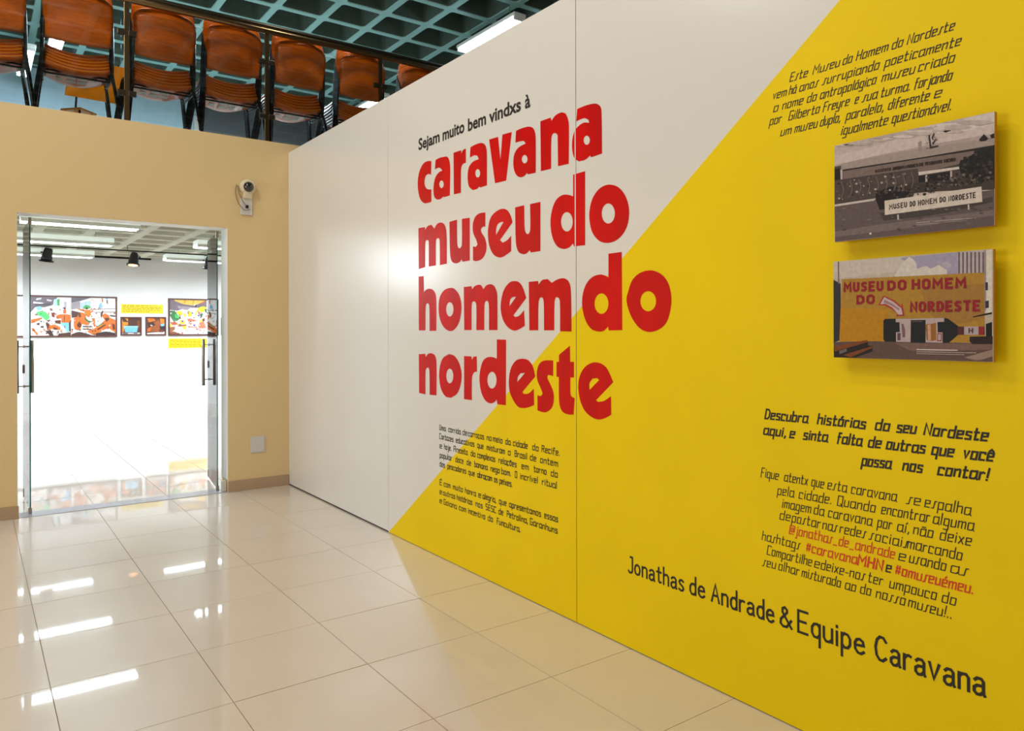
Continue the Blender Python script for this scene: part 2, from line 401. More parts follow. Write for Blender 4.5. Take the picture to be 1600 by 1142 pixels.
BIG = [
 ('c', ZA, [(215,645),(180,645),(140,665),(105,725),(85,800),(80,880),(88,960),(110,1030),(145,1062),(180,1060),(215,1048),(215,925),(180,925),(158,905),(147,860),(152,815),(165,785),(190,772),(212,780)], None),
 ('a', ZA, [(258,633),(300,612),(365,598),(385,615),(396,655),(402,720),(398,985),(342,1003),(335,995),(310,1018),(280,1027),(250,1010),(237,960),(237,900),(248,830),(270,780),(300,750),(325,740),(300,712),(278,712),(250,728)], ell(316,875,22,38)),
 ('r', ZA, [(435,562),(510,538),(513,570),(530,535),(557,520),(557,662),(530,672),(512,710),(508,800),(508,960),(438,975)], None),
 ('a', ZA, [(603,508),(650,482),(710,465),(745,480),(762,530),(766,600),(766,885),(700,908),(692,897),(665,922),(625,932),(590,900),(577,840),(576,770),(590,700),(630,650),(685,625),(672,592),(640,588),(597,610)], ell(675,766,24,42)),
 ('v', ZA, [(788,432),(876,405),(900,635),(920,382),(1012,357),(957,838),(847,865)], None),
 ('a', ZA, [(1055,345),(1110,320),(1185,303),(1225,320),(1245,370),(1250,440),(1250,760),(1172,777),(1165,760),(1140,790),(1100,806),(1060,785),(1035,730),(1028,650),(1040,570),(1080,510),(1152,470),(1130,445),(1100,448),(1048,462)], ell(1140,626,28,42)),
 ('n', ZB5, [(780,172),(836,152),(840,170),(862,140),(895,124),(918,130),(930,160),(935,200),(934,403),(876,416),(874,270),(872,245),(860,235),(848,240),(840,262),(838,430),(783,443)], None),
 ('a', ZB5, [(980,105),(1030,85),(1080,76),(1105,90),(1112,120),(1115,347),(1055,368),(1050,358),(1025,380),(990,390),(965,372),(953,325),(953,280),(962,235),(980,205),(1015,180),(1045,180),(1042,165),(1020,155),(975,172)], ell(1032,275,17,25)),
 ('m', ZC, [(78,208),(137,198),(138,225),(160,190),(195,177),(220,212),(245,170),(280,158),(310,175),(328,240),(332,525),(270,537),(268,320),(262,300),(247,297),(235,315),(233,540),(171,550),(170,330),(165,315),(150,315),(140,335),(137,555),(82,573)], None),
 ('u', ZC, [(355,152),(422,132),(425,350),(435,385),(450,387),(465,360),(466,125),(536,115),(536,497),(472,507),(465,485),(445,510),(410,522),(378,505),(362,450)], None),
 ('s', ZC, [(675,68),(675,195),(655,193),(637,215),(640,245),(668,290),(684,345),(682,410),(660,465),(630,492),(590,502),(565,495),(565,370),(590,375),(605,355),(595,315),(570,260),(562,210),(568,150),(590,100),(625,75)], None),
 ('e', ZC, [(918,155),(805,315),(830,338),(870,315),(905,275),(905,412),(870,440),(810,470),(750,445),(712,370),(698,270),(703,190),(725,110),(770,60),(825,35),(870,48),(900,95)], [(770,270),(772,215),(785,175),(810,155),(838,152)]),
 ('u', ZB5, [(643,640),(692,628),(695,760),(705,785),(718,783),(725,760),(724,622),(780,610),(780,877),(728,885),(722,872),(705,890),(685,894),(660,880),(647,830)], None),
 ('d', ZB5, [(958,462),(1023,443),(1023,845),(962,852),(958,835),(935,858),(905,866),(870,850),(845,800),(835,730),(842,660),(865,600),(900,573),(935,572),(958,580)], ell(924,718,32,53)),
 ('o', ZB5, [(1155,516),(1200,528),(1235,565),(1257,620),(1262,680),(1250,745),(1220,795),(1180,825),(1135,833),(1095,818),(1062,775),(1047,710),(1047,660),(1060,600),(1085,555),(1115,528)], ell(1149,673,36,55)),
 ('h', ZC, [(80,640),(125,635),(127,778),(150,755),(180,748),(210,760),(232,800),(238,880),(238,1122),(178,1125),(175,900),(165,878),(150,882),(143,910),(140,1120),(82,1120)], None),
 ('o', ZC, [(368,740),(400,750),(440,800),(462,890),(455,990),(430,1070),(385,1122),(345,1122),(300,1085),(268,1010),(258,920),(270,820),(310,760)], ell(358,932,33,64)),
 ('m', ZC, [(483,733),(553,725),(557,755),(580,725),(620,712),(640,720),(658,752),(685,718),(725,708),(755,725),(778,780),(783,860),(783,1117),(708,1117),(706,885),(695,855),(675,862),(667,890),(665,1117),(595,1117),(594,885),(580,860),(560,865),(553,895),(552,1117),(487,1117)], None),
 ('e', ZC, [(1040,830),(925,985),(940,1000),(975,990),(1020,940),(1027,1078),(985,1105),(935,1122),(880,1095),(835,1030),(812,930),(822,820),(850,740),(895,690),(935,680),(975,690),(1010,740)], [(890,905),(895,855),(915,825),(950,820)]),
 ('m', Z6, [(717,210),(768,205),(770,225),(790,200),(820,195),(842,215),(870,198),(905,190),(932,205),(945,250),(949,480),(887,478),(886,315),(880,297),(865,292),(857,315),(855,473),(800,473),(798,315),(792,295),(778,295),(770,320),(768,473),(720,473)], None),
 ('d', Z6, [(1150,57),(1222,47),(1225,472),(1152,474),(1148,452),(1125,475),(1100,480),(1060,468),(1028,425),(1008,350),(1010,280),(1030,220),(1065,182),(1105,170),(1130,175),(1150,185)], ell(1112,328,38,56)),
 ('o', Z6, [(1375,147),(1420,158),(1455,185),(1480,230),(1492,300),(1485,370),(1465,430),(1430,465),(1380,482),(1335,472),(1300,440),(1268,385),(1248,310),(1258,260),(1280,200),(1320,162)], ell(1366,315,43,55)),
 ('n', ZD, [(67,157),(115,153),(118,178),(135,155),(160,150),(185,165),(197,215),(197,460),(147,455),(145,275),(138,255),(125,258),(117,280),(116,452),(70,442)], None),
 ('o', ZD, [(290,155),(330,170),(365,225),(382,300),(375,380),(350,445),(305,478),(265,468),(232,415),(217,330),(222,250),(245,185)], ell(295,317,26,54)),
 ('r', ZD, [(400,170),(455,173),(458,200),(470,175),(493,172),(495,285),(475,290),(460,320),(457,380),(457,495),(400,487)], None),
 ('d', ZD, [(641,48),(709,50),(707,532),(645,525),(640,490),(620,512),(590,518),(555,495),(525,430),(513,340),(520,270),(540,205),(570,180),(610,178),(641,190)], ell(605,348,34,62)),
 ('e', ZD, [(923,320),(828,435),(840,450),(875,445),(912,412),(915,530),(880,545),(840,553),(800,545),(765,500),(735,430),(730,340),(745,260),(780,205),(825,190),(870,200),(905,245)], [(792,362),(795,325),(815,297),(848,295)]),
 ('s', ZD, [(1055,203),(1055,318),(1035,312),(1018,308),(1012,330),(1030,370),(1055,430),(1060,490),(1045,550),(1005,583),(975,582),(940,570),(940,460),(965,465),(977,445),(965,410),(940,350),(935,300),(945,245),(970,212),(1005,202)], None),
 ('t', ZD, [(1178,95),(1180,213),(1208,213),(1207,328),(1182,328),(1182,440),(1190,468),(1213,480),(1205,602),(1160,598),(1125,580),(1105,540),(1098,480),(1097,325),(1080,322),(1080,213),(1098,213),(1098,162)], None),
 ('e', ZD, [(1497,362),(1370,495),(1385,508),(1430,500),(1480,465),(1482,602),(1440,625),(1390,637),(1340,620),(1290,575),(1255,500),(1240,400),(1250,320),(1290,250),(1350,218),(1405,225),(1450,260)], [(1323,420),(1322,370),(1345,335),(1380,333),(1393,347)]),
]
XP = AX - .0012
for k, (ch, Z, outl, hole) in enumerate(BIG):
    bm = bmesh.new()
    loops = [[at(*Z(p), 0, XP) for p in smooth_loop(outl)]]
    if hole: loops.append([at(*Z(p), 0, XP) for p in (smooth_loop(hole) if len(hole) < 10 else hole)])
    fill(bm, loops)
    o = obj('painted_letter', bm, 'redp', struct_wall); o['label'] = 'large red hand-painted letter ' + ch
# --- single-stroke hand lettering (x-height 4, capitals 6.4)
G = {}
def gl(ch, w, *strokes): G[ch] = (w, [[tuple(float(v) for v in p.split(',')) for p in s.split()] for s in strokes])
gl('a', 3, '3,4 .3,4 0,3.6 0,.2 .3,0 2.2,0 3,1', '3,4.3 3,.3 3.7,-.3')
gl('b', 2.8, '0,6.5 0,0 2.5,0 2.8,.4 2.8,3.7 2.5,4 .2,3.8')
gl('c', 2.5, '2.5,3.3 2.4,4 0,4 0,0 2.5,0')
gl('d', 2.8, '2.8,6.5 2.8,0 .2,0 0,.3 0,3.7 .3,4 2.7,4')
gl('e', 2.6, '.1,2 2.6,2.3 2.6,4 0,4 0,0 2.6,.1')
gl('f', 2.1, '2.1,6.3 .6,6.3 .5,-.4', '0,3.8 1.9,3.9')
gl('g', 2.8, '2.8,3.9 .2,4 0,.2 2.7,0', '2.8,4 2.8,-2.2 .2,-2.3')
gl('h', 2.7, '0,6.5 0,0', '0,3.7 2.5,4 2.7,3.6 2.7,0')
gl('i', .3, '.15,4 .15,0', '.15,5.2 .15,5.6')
gl('j', 1.2, '1.2,4 1.2,-2.2 0,-2.2', '1.2,5.2 1.2,5.6')
gl('l', .3, '.15,6.5 .15,0')
gl('m', 4, '0,0 0,4', '0,3.5 1.7,4 2,3.6 2,0', '2,3.5 3.7,4 4,3.6 4,0')
gl('n', 2.6, '0,0 0,4', '0,3.5 2.3,4 2.6,3.6 2.6,0')
gl('o', 2.7, '0,.2 .1,4 2.7,4 2.6,0 0,0 0,.3')
gl('p', 2.7, '0,-2.4 0,4 2.7,4 2.7,0 .1,0')
gl('q', 2.7, '2.7,-2.4 2.7,4 0,4 0,0 2.6,0')
gl('r', 2, '0,0 0,4', '0,3.3 1.3,4 2,3.7')
gl('s', 2.4, '2.4,3.6 2.3,4 .2,4 .2,2.3 2.4,1.8 2.4,0 0,0')
gl('t', 2.2, '.7,6 .7,0 2.1,0 2.2,.4', '0,4 2.1,4')
gl('u', 2.6, '0,4 0,0 2.6,.1', '2.6,4 2.6,0')
gl('v', 2.4, '0,4 1.1,0 2.4,4')
gl('x', 2.4, '0,4 2.4,0', '2.4,4 0,0')
gl('y', 2.6, '0,4 0,.2 2.5,0', '2.6,4 2.6,-2.2 0,-2.3')
gl('z', 2.4, '0,4 2.4,4 0,0 2.4,0')
gl('A', 3.2, '0,0 .2,6.4 3.1,6.4 3.2,0', '.1,3.2 3.2,3.2')
gl('B', 3, '0,0 0,6.4 2.7,6.2 2.8,3.6 0,3.4', '2.8,3.4 3,.2 0,0')
gl('C', 3, '3,5.8 2.9,6.4 0,6.4 0,0 3,0')
gl('D', 3, '0,0 0,6.4 2,6.2 3,4.8 3,1.4 2,0 -.2,0')
gl('E', 2.8, '2.8,6.4 0,6.4 0,0 2.8,0', '0,3.3 2.3,3.3')
gl('F', 2.8, '2.8,6.4 0,6.4 0,-.4', '0,3.3 2.1,3.3')
gl('G', 3.1, '3.1,6 2.9,6.4 0,6.4 0,0 3.1,0 3.1,3 1.7,3')
gl('H', 3.1, '0,6.4 0,0', '3.1,6.4 3.1,0', '0,3.2 3.1,3.2')
gl('J', 2.2, '2.2,6.4 2.2,.6 1.7,0 .5,0 0,.8')
gl('M', 4, '0,0 .1,6.4 2,2.6 3.9,6.4 4,0')
gl('N', 3.2, '0,0 .1,6.4 3.1,0 3.2,6.4')
gl('O', 3, '0,0 0,6.4 3,6.4 3,0 0,0 0,.2')
gl('P', 2.8, '0,0 0,6.4 2.8,6.2 2.8,3.2 0,3')
gl('Q', 3.1, '0,0 0,6.4 3.1,6.4 3.1,0 0,0 0,.2', '2,1.4 3.6,-.6')
gl('R', 3, '0,0 0,6.4 2.8,6.2 2.8,3.6 0,3.3', '1.2,3.3 3,0')
gl('S', 2.8, '2.8,6 2.7,6.4 .1,6.4 .1,3.5 2.8,3 2.8,0 0,0')
gl('T', 3, '0,6.4 3,6.4', '1.5,6.4 1.5,0')
gl('U', 3, '0,6.4 0,0 3,0 3,6.4')
gl('I', .3, '.15,6.4 .15,0')
gl('.', .3, '.1,0 .1,.45'); gl(',', .6, '.5,.4 .1,-1'); gl('!', .3, '.3,6.4 .15,1.6', '.1,0 .1,.4')
gl('_', 2.8, '0,-.6 2.8,-.6'); gl('-', 1.8, '0,2 1.8,2'); gl('#', 3, '.8,5.4 .5,.4', '2.4,5.4 2.1,.4', '0,3.9 3,3.9', '0,1.9 3,1.9')
gl('@', 4, '2.9,1.6 1.2,1.6 1.2,4 2.9,4 2.9,1.6 4,1.8 4,5.6 0,5.6 0,0 3.6,0')
gl('&', 4, '4,0 .8,4.6 .8,5.9 1.6,6.4 2.4,5.7 2.4,4.9 .2,2.2 .1,.8 1,0 2.3,.1 3.9,2.6')
for k, (b, m) in {'á': ('a', 'ac'), 'ó': ('o', 'ac'), 'é': ('e', 'ac'), 'É': ('E', 'AC'), 'í': ('i', 'ac'), 'ê': ('e', 'ci'), 'ã': ('a', 'ti'), 'õ': ('o', 'ti'), 'ç': ('c', 'ce')}.items():
    w, st = G[b]; st = list(st)
    if b == 'i': st = st[:1]
    c = w / 2
    if m == 'ac': st.append([(c - .1, 5), (c + .7, 6)])
    if m == 'AC': st.append([(c - .1, 7.2), (c + .8, 8.2)])
    if m == 'ci': st.append([(c - 1, 4.9), (c, 5.9), (c + 1, 4.9)])
    if m == 'ti': st.append([(c - 1, 5), (c - .4, 5.4), (c + .4, 5), (c + 1, 5.4)])
    if m == 'ce': st.append([(c, 0), (c + .2, -.7), (c - .3, -1.3)])
    G[k] = (w, st)
# long-s look used in the thin text, rounder forms used in the signature
ALT = {'s': (2.0, [[(2.3, 4.1), (1.3, 4), (.9, 0), (-.3, -.1)]])}
def rg(ch, w, *strokes):
    return (w, [[tuple(float(v) for v in p.split(',')) for p in s.split()] for s in strokes])
ROUND = {
 'a': rg('a', 2.4, '.2,3.4 .8,4 1.7,4 2.2,3.4 2.2,.5 2.5,0', '2.2,2.3 .8,2.2 .1,1.6 .1,.6 .7,0 1.5,.1 2.2,.9'),
 'o': rg('o', 2.6, '1.3,4 .4,3.5 0,2 .4,.4 1.3,0 2.2,.4 2.6,2 2.2,3.5 1.3,4 1.1,3.95'),
 'n': rg('n', 2.2, '0,4 0,0', '0,3.1 .6,3.9 1.6,4 2.2,3.3 2.2,0'),
 't': rg('t', 2, '.9,5.8 .9,.6 1.3,0 2,.2', '0,4 2,4'),
 'h': rg('h', 2.2, '0,6.6 0,0', '0,3.1 .6,3.9 1.6,4 2.2,3.3 2.2,0'),
 's': rg('s', 2, '1.9,3.5 1.3,4 .5,3.9 .1,3.2 .4,2.5 1.6,1.7 2,1 1.6,.2 .8,0 0,.5'),
 'd': rg('d', 2.3, '2.3,6.6 2.3,0', '2.3,3.1 1.6,4 .7,3.8 .1,2.8 .1,1.1 .7,.1 1.6,0 2.3,.9'),
 'e': rg('e', 2.4, '.1,2.1 2.3,2.4 2.1,3.5 1.3,4 .5,3.7 0,2.6 .1,1 .8,.1 1.6,0 2.4,.7'),
 'r': rg('r', 1.7, '0,4 0,0', '0,2.9 .6,3.8 1.2,4 1.7,3.8'),
 'q': rg('q', 2.3, '2.3,4 2.3,-2.6', '2.3,3.1 1.6,4 .7,3.8 .1,2.8 .1,1.1 .7,.1 1.6,0 2.3,.9'),
 'u': rg('u', 2.3, '0,4 0,.9 .6,0 1.5,0 2.3,.9', '2.3,4 2.3,0'),
 'p': rg('p', 2.3, '0,4 0,-2.6', '0,3.1 .7,4 1.6,3.8 2.2,2.8 2.2,1.1 1.6,.1 .7,0 0,.9'),
 'C': rg('C', 3, '2.9,5.3 2.2,6.3 1.2,6.4 .4,5.4 0,3.4 .3,1.2 1.1,.1 2,0 2.9,.9'),
 'A': rg('A', 3, '0,0 1.5,6.4 3,0', '.6,2.3 2.4,2.3'),
 'J': rg('J', 2, '.9,6.4 2,6.4 2,.9 1.5,.1 .6,0 0,.7')}
CAPS = {
 'O': rg('O', 3, '.8,.2 0,1.4 0,5 .8,6.2 2.2,6.2 3,5 3,1.4 2.2,.2 1,.1'),
 'D': rg('D', 3, '.1,6.2 1.8,6.2 3,4.8 3,1.6 1.8,.2 .1,.2 .1,5.9'),
 'U': rg('U', 3, '.1,6.4 .1,1.2 .9,.2 2.1,.2 2.9,1.2 2.9,6.4'),
 'S': rg('S', 2.8, '2.7,5.9 1.2,6.2 .2,5.2 .5,3.8 2.3,2.6 2.6,1.2 1.8,.2 .1,.4'),
 'R': rg('R', 3, '.1,0 .1,6.2 2,6.2 2.8,5 2.4,3.6 .6,3.2 2.9,0')}
def ribbon(bm, pts, w, mapf, lift, mi=0):
    n = len(pts); L = []; R = []
    for i, p in enumerate(pts):
        p = Vector(p)
        d0 = (p - Vector(pts[i - 1])).normalized() if i else None
        d1 = (Vector(pts[i + 1]) - p).normalized() if i < n - 1 else None
        if d0 is None: d0 = d1; p = p - d1 * w * .35
        if d1 is None: d1 = d0; p = p + d0 * w * .35
        nn = Vector((-d0.y, d0.x)) + Vector((-d1.y, d1.x))
        if nn.length < .2: nn = Vector((-d1.y, d1.x))
        nn.normalize(); k = w / 2 / max(.55, nn.dot(Vector((-d0.y, d0.x))))
        L.append(p + nn * k); R.append(p - nn * k)
    vs = [(bm.verts.new(mapf(a, lift + .000012 * i)), bm.verts.new(mapf(b, lift + .000012 * i))) for i, (a, b) in enumerate(zip(L, R))]
    for i in range(n - 1):
        f = bm.faces.new((vs[i][0], vs[i][1], vs[i + 1][1], vs[i + 1][0])); f.material_index = mi
def word(bm, text, P0, P1, up, nrm, xh, sw, slant=0, alt=None, mi=0, jit=.06, gap=1.0):
    "stroke word from P0 to P1 (3-D, baseline); xh = x-height, sw = stroke width, metres"
    k = xh / 4; tot = 0; lay = []
    for c in text:
        w, st = (alt or {}).get(c) or G.get(c, (2, []))
        lay.append((tot, w, st)); tot += w + gap
    tot -= gap
    d = Vector(P1) - Vector(P0); L = d.length; d.normalize()
    L -= slant * 0
    hx = L / max(tot, .3) if tot > .5 else k
    li = 0
    for ox, w, st in lay:
        jy = random.uniform(-jit, jit) * 4
        for s in st:
            pts = [Vector(((ox + x) * hx + slant * y * k, (y + jy * .5) * k)) for x, y in s]
            li += 1
            ribbon(bm, pts, sw, lambda p, l: Vector(P0) + d * p.x + up * p.y + nrm * l, .0000 + .00004 * (li % 9), mi)
UP = Vector((0, 0, 1)); NR = Vector((-1, 0, 0))
def line(Z, words, b0, b1, xh, sw, slant=0, alt=None, name='lettering_line', label=None, X=AX - .001, mats=('ink', 'inkred'), gap=1.5):
    bm = bmesh.new(); base = lambda u: b0[1] + (b1[1] - b0[1]) * (u - b0[0]) / (b1[0] - b0[0])
    for w in words:
        t, u0, u1 = w[:3]; mi = w[3] if len(w) > 3 else 0; s2 = sw * (w[4] if len(w) > 4 else 1)
        P0 = at(*Z((u0, base(u0))), 0, X); P1 = at(*Z((u1, base(u1))), 0, X)
        last = (alt or {}).get(t[-1]) or G.get(t[-1])
        # keep the slanted tops inside the measured width
        d = P1 - P0; cut = abs(slant) * xh * .8
        if d.length > cut * 2: P1 = P1 - d.normalized() * cut
        word(bm, t, P0, P1, UP, NR, xh, s2, slant, alt, mi, gap=gap)
    o = obj(name, bm, list(mats), struct_wall)
    if label: o['label'] = label
    return o
Z1 = zoomer(1180, 20, .2625)
def wh(zoom_h, scale, u):      # pixel height -> metres on the wall at image column u
    a = at(u, 400, 0, AX); b = at(u, 400 + zoom_h * scale, 0, AX); return (a - b).length
X1 = wh(33, .2625, 1350)
L1 = [
 ([('Este',205,312),('Museu',342,503),('do',520,578),('Homem',600,792),('do',812,880),('Nordeste',903,1187)], (205,410),(1165,105)),
 ([('vem',103,187),('há',200,244),('anos',262,375),('surrupiando',400,738),('poeticamente',770,1225)], (103,515),(1225,190)),
 ([('o',108,137),('nome',160,285),('do',307,365),('antropológico',385,720),('museu',752,950),('criado',970,1187)], (108,590),(1187,290)),
 ([('por',85,158),('Gilberto',198,383),('Freyre',403,560),('e',592,615),('sua',637,727),('turma.',745,925),('forjando',945,1173)], (85,668),(1173,395)),
 ([('um',150,215),('museu',233,370),('duplo,',385,510),('paralelo,',540,768),('diferente',790,1037),('e',1065,1110)], (150,733),(1110,498)),
 ([('igualmente',510,790),('questionável.',812,1170)], (510,728),(1165,575))]
for k, (w, a, b) in enumerate(L1):
    line(Z1, w, a, b, X1 * (1 + .012 * k), .0034, .28, ALT, label='thin black hand-lettered line of the text above the photographs')
Z2 = zoomer(1170, 620, .3152); X2 = wh(33, .3152, 1370)
L2 = [([('Descubra',80,292),('histórias',340,578),('do',627,697),('seu',733,829),('Nordeste',868,1185)], (85,107),(1165,217)),
 ([('aqui,',73,185),('e',203,227),('sinta',270,390),('falta',437,560),('de',592,655),('outras',682,873),('que',907,1015),('você',1063,1213)], (73,185),(1200,318)),
 ([('possa',560,705),('nos',763,860),('contar!',937,1187)], (575,340),(1175,412))]
for w, a, b in L2: line(Z2, w, a, b, X2, .0064, .2, label='bold black hand-lettered line below the photographs')
X3 = wh(32, .3152, 1370)
L3 = [([('Fique',60,147),('atentx',175,292),('que',310,372),('esta',390,485),('caravana',507,732),('se',783,850),('espalha',872,1100)], (60,395),(1095,585)),
 ([('pela',142,223),('cidade.',248,410),('Quando',438,627),('encontrar',657,897),('alguma',913,1115)], (142,482),(1110,662)),
 ([('imagem',165,308),('da',322,372),('caravana',393,610),('por',637,710),('aí,',735,797),('não',815,913),('deixe',947,1103)], (165,548),(1100,737)),
 ([('de',153,205),('postar',213,355),('nas',365,437),('redes',450,580),('sociais',597,790),('marcando',785,1057)], (153,605),(1050,808)),
 ([('@jonathas_de_andrade',200,722,1,1.1),('e',743,777),('usando',795,977),('as',1000,1085)], (200,676),(1080,888)),
 ([('hashtags',65,253),('#caravana',283,535,1,1.25),('MHN',540,663,1,1.9),('e',680,705,0,1.4),('#omuseuémeu.',725,1113,1,1.3)], (65,708),(1105,975)),
 ([('Compartilhe',90,312),('e',325,350),('deixe-nos',357,575),('ter',590,665),('um',697,765),('pouco',772,930),('do',957,1027)], (90,780),(1020,1032)),
 ([('seu',68,133),('olhar',147,250),('misturado',262,455),('ao',477,530),('do',552,605),('nosso',630,775),('museu!..',790,1007)], (68,835),(1000,1098))]
for w, a, b in L3: line(Z2, w, a, b, X3, .0034, .16, ALT, label='thin hand-lettered line of the lower right text')
Z3 = zoomer(660, 640, .1839); X4 = wh(36, .1839, 780)
L4 = [([('Uma',145,197),('corrida',222,323),('de',343,378),('carroças',388,522),('no',548,585),('meio',600,678),('da',707,747),('cidade',772,892),('do',935,985),('Recife.',1015,1165)], (145,170),(1155,388)),
 ([('Cartazes',145,262),('educativos',285,440),('que',467,517),('misturam',547,698),('o',728,748),('Brasil',785,888),('de',915,965),('ontem',1002,1150)], (145,245),(1150,483)),
 ([('e',147,165),('hoje.',185,245),('A',265,282),('receita',290,382),('da',412,447),('complexas',468,617),('relações',648,798),('em',843,900),('torno',947,1052),('do',1093,1147)], (147,325),(1147,575)),
 ([('popular',147,250),('doce',282,348),('de',377,412),('banana',442,552),('nego',580,655),('bom.',672,752),('O',787,803),('incrível',832,978),('ritual',1017,1140)], (147,405),(1140,668)),
 ([('dos',147,190),('pescadores',212,370),('que',392,443),('abraçam',467,590),('os',610,637),('peixes.',655,762)], (147,480),(760,655)),
 ([('É',147,165),('com',183,238),('muito',260,342),('honra',363,453),('e',477,497),('alegria,',513,625),('que',652,712),('apresentamos',738,1005),('essas',1037,1150)], (147,638),(1150,955)),
 ([('e',147,165),('outras',178,277),('histórias',293,422),('nos',452,510),('SESC',538,625),('de',647,685),('Petrolina,',718,895),('Garanhuns',915,1145)], (147,715),(1143,1052)),
 ([('e',147,165),('Goiana',182,290),('com',312,370),('incentivo',390,532),('do',558,597),('Funcultura.',633,830)], (147,790),(830,1040))]
for w, a, b in L4: line(Z3, w, a, b, X4 * .86, .0056, .03, label='narrow black hand-lettered line below the red title')
Z4 = zoomer(960, 860, .4)
def sig(w, a, b, xh): line(Z4, w, a, b, xh, .0098, 0, ROUND, name='signature_line', label='black handwritten signature near the floor', gap=1.2)
# the signature grows a little towards the right on the wall
X5 = wh(52, .4, 1250)
for w, u0, u1 in (('Jonathas',55,270),('de',295,352),('Andrade',380,622),('&',648,692),('Equipe',718,975),('Caravana',1020,1445)):
    sig([(w, u0, u1)], (60, 85), (1440, 570), X5 * (.92 if u0 < 700 else 1))
# greeting in a plain condensed sans face
def sans(text, P0, P1, xh, bold=.0):
    cu = bpy.data.curves.new('t', 'FONT'); cu.body = text; cu.size = 1; cu.offset = bold; cu.resolution_u = 3
    o = bpy.data.objects.new('t', cu); COL.objects.link(o)
    dg = bpy.context.evaluated_depsgraph_get(); me = bpy.data.meshes.new_from_object(o.evaluated_get(dg))
    bm = bmesh.new(); bm.from_mesh(me); bpy.data.objects.remove(o); bpy.data.meshes.remove(me)
    xs = [v.co.x for v in bm.verts]; x0, x1 = min(xs), max(xs); d = Vector(P1) - Vector(P0); L = d.length; d.normalize()
    sy = xh / .53
    for v in bm.verts: v.co = Vector(P0) + d * ((v.co.x - x0) / (x1 - x0) * L) + UP * (v.co.y * sy)
    return bm
for t, u0, v0, u1, v1 in (('Sejam',88,535,297,453),('muito',327,440,543,358),('bem',578,343,757,283),('vindxs',788,258,1103,153),('à',1143,124,1197,105)):
    P0 = at(*ZA((u0, v0)), 0, XP); P1 = at(*ZA((u1, v1)), 0, XP)
    P0.z = P1.z = (P0.z + P1.z) / 2
    obj('greeting_word', sans(t, P0, P1, wh(88, .15758, 700), .027), 'ink', struct_wall)['label'] = 'black sans serif greeting word above the red title'
# ================================================================== PHOTOGRAPHS ON THE PARTITION
def prn(bm, cl, pts, c, lift, X, Z, sm=False):
    pts = smooth_loop(pts) if sm else pts
    P = [at(*Z(p), 0, X) + NR * lift for p in pts]
    for f in fill(bm, [P]):
        for l in f.loops: l[cl] = rgb(*c)
def board(name, label, corners, X, back):
    "corner pixels TL TR BR BL on plane X; returns the panel"
    P = [at(u, v, 0, X) for u, v in corners]
    ys = [(P[0].y + P[3].y) / 2, (P[1].y + P[2].y) / 2]; zs = [(P[2].z + P[3].z) / 2, (P[0].z + P[1].z) / 2]
    t = thing(name, label, 'photograph', (AX, sum(ys) / 2, zs[0]), 0, 'photographs mounted on the yellow wall')
    bm = boxes((X + .0006, back, ys[1], ys[0], zs[0], zs[1]))
    b = obj('board', bm, 'boardedge', t); b.matrix_parent_inverse = Matrix.Translation(-Vector(t.location))
    bm = boxes((back, AX - .001, ys[1] + .06, ys[0] - .06, zs[0] + .05, zs[1] - .05))
    b = obj('mount', bm, 'shadowgap', t); b.matrix_parent_inverse = Matrix.Translation(-Vector(t.location))
    return t, ys, zs
XF, XB = 2.515, 2.533
def clipz(P, ys, zs):
    P.y = min(max(P.y, ys[1]), ys[0]); P.z = min(max(P.z, zs[0]), zs[1]); return P
def photo(t, ys, zs, Z, polys, words=(), rects=()):
    bm = bmesh.new(); cl = bm.loops.layers.float_color.new('Col')
    vs = [bm.verts.new((XF, y, z)) for y, z in ((ys[0], zs[0]), (ys[1], zs[0]), (ys[1], zs[1]), (ys[0], zs[1]))]
    f = bm.faces.new(vs)
    for l in f.loops: l[cl] = rgb(*polys[0])
    for k, p in enumerate(polys[1:]):
        c, pts = p[0], p[1]
        pts = smooth_loop(pts) if len(p) > 2 else pts
        P = [clipz(at(*Z(q), 0, XF), ys, zs) + NR * (.00002 * (k + 1 if k < 60 else 60 + k % 11)) for q in pts]
        for f in fill(bm, [P]):
            for l in f.loops: l[cl] = rgb(*c)
    n0 = len(bm.faces); lift = .00002 * 78
    for c, txt, p0, p1, xh, sw in words:
        before = len(bm.faces)
        word(bm, txt, at(*Z(p0), 0, XF) + NR * lift, at(*Z(p1), 0, XF) + NR * lift, UP, NR, xh, sw, 0, CAPS, 0, jit=0, gap=2.3)
        bm.faces.ensure_lookup_table()
        for f in bm.faces[before:]:
            for l in f.loops: l[cl] = rgb(*c)
    o = obj('print', bm, 'print', t); o.matrix_parent_inverse = Matrix.Translation(-Vector(t.location))
    return o
t1, ys1, zs1 = board('photo_panel', 'black and white photograph of a low museum building, upper of two panels', [(1303,227),(1555,175),(1553,353),(1305,378)], XF, XB)
ZP1 = zoomer(1280, 160, .2101)
gpx = lambda n, x0, y0, x1, y1, r: [(random.uniform(x0, x1), random.uniform(y0, y1), random.uniform(*r)) for _ in range(n)]
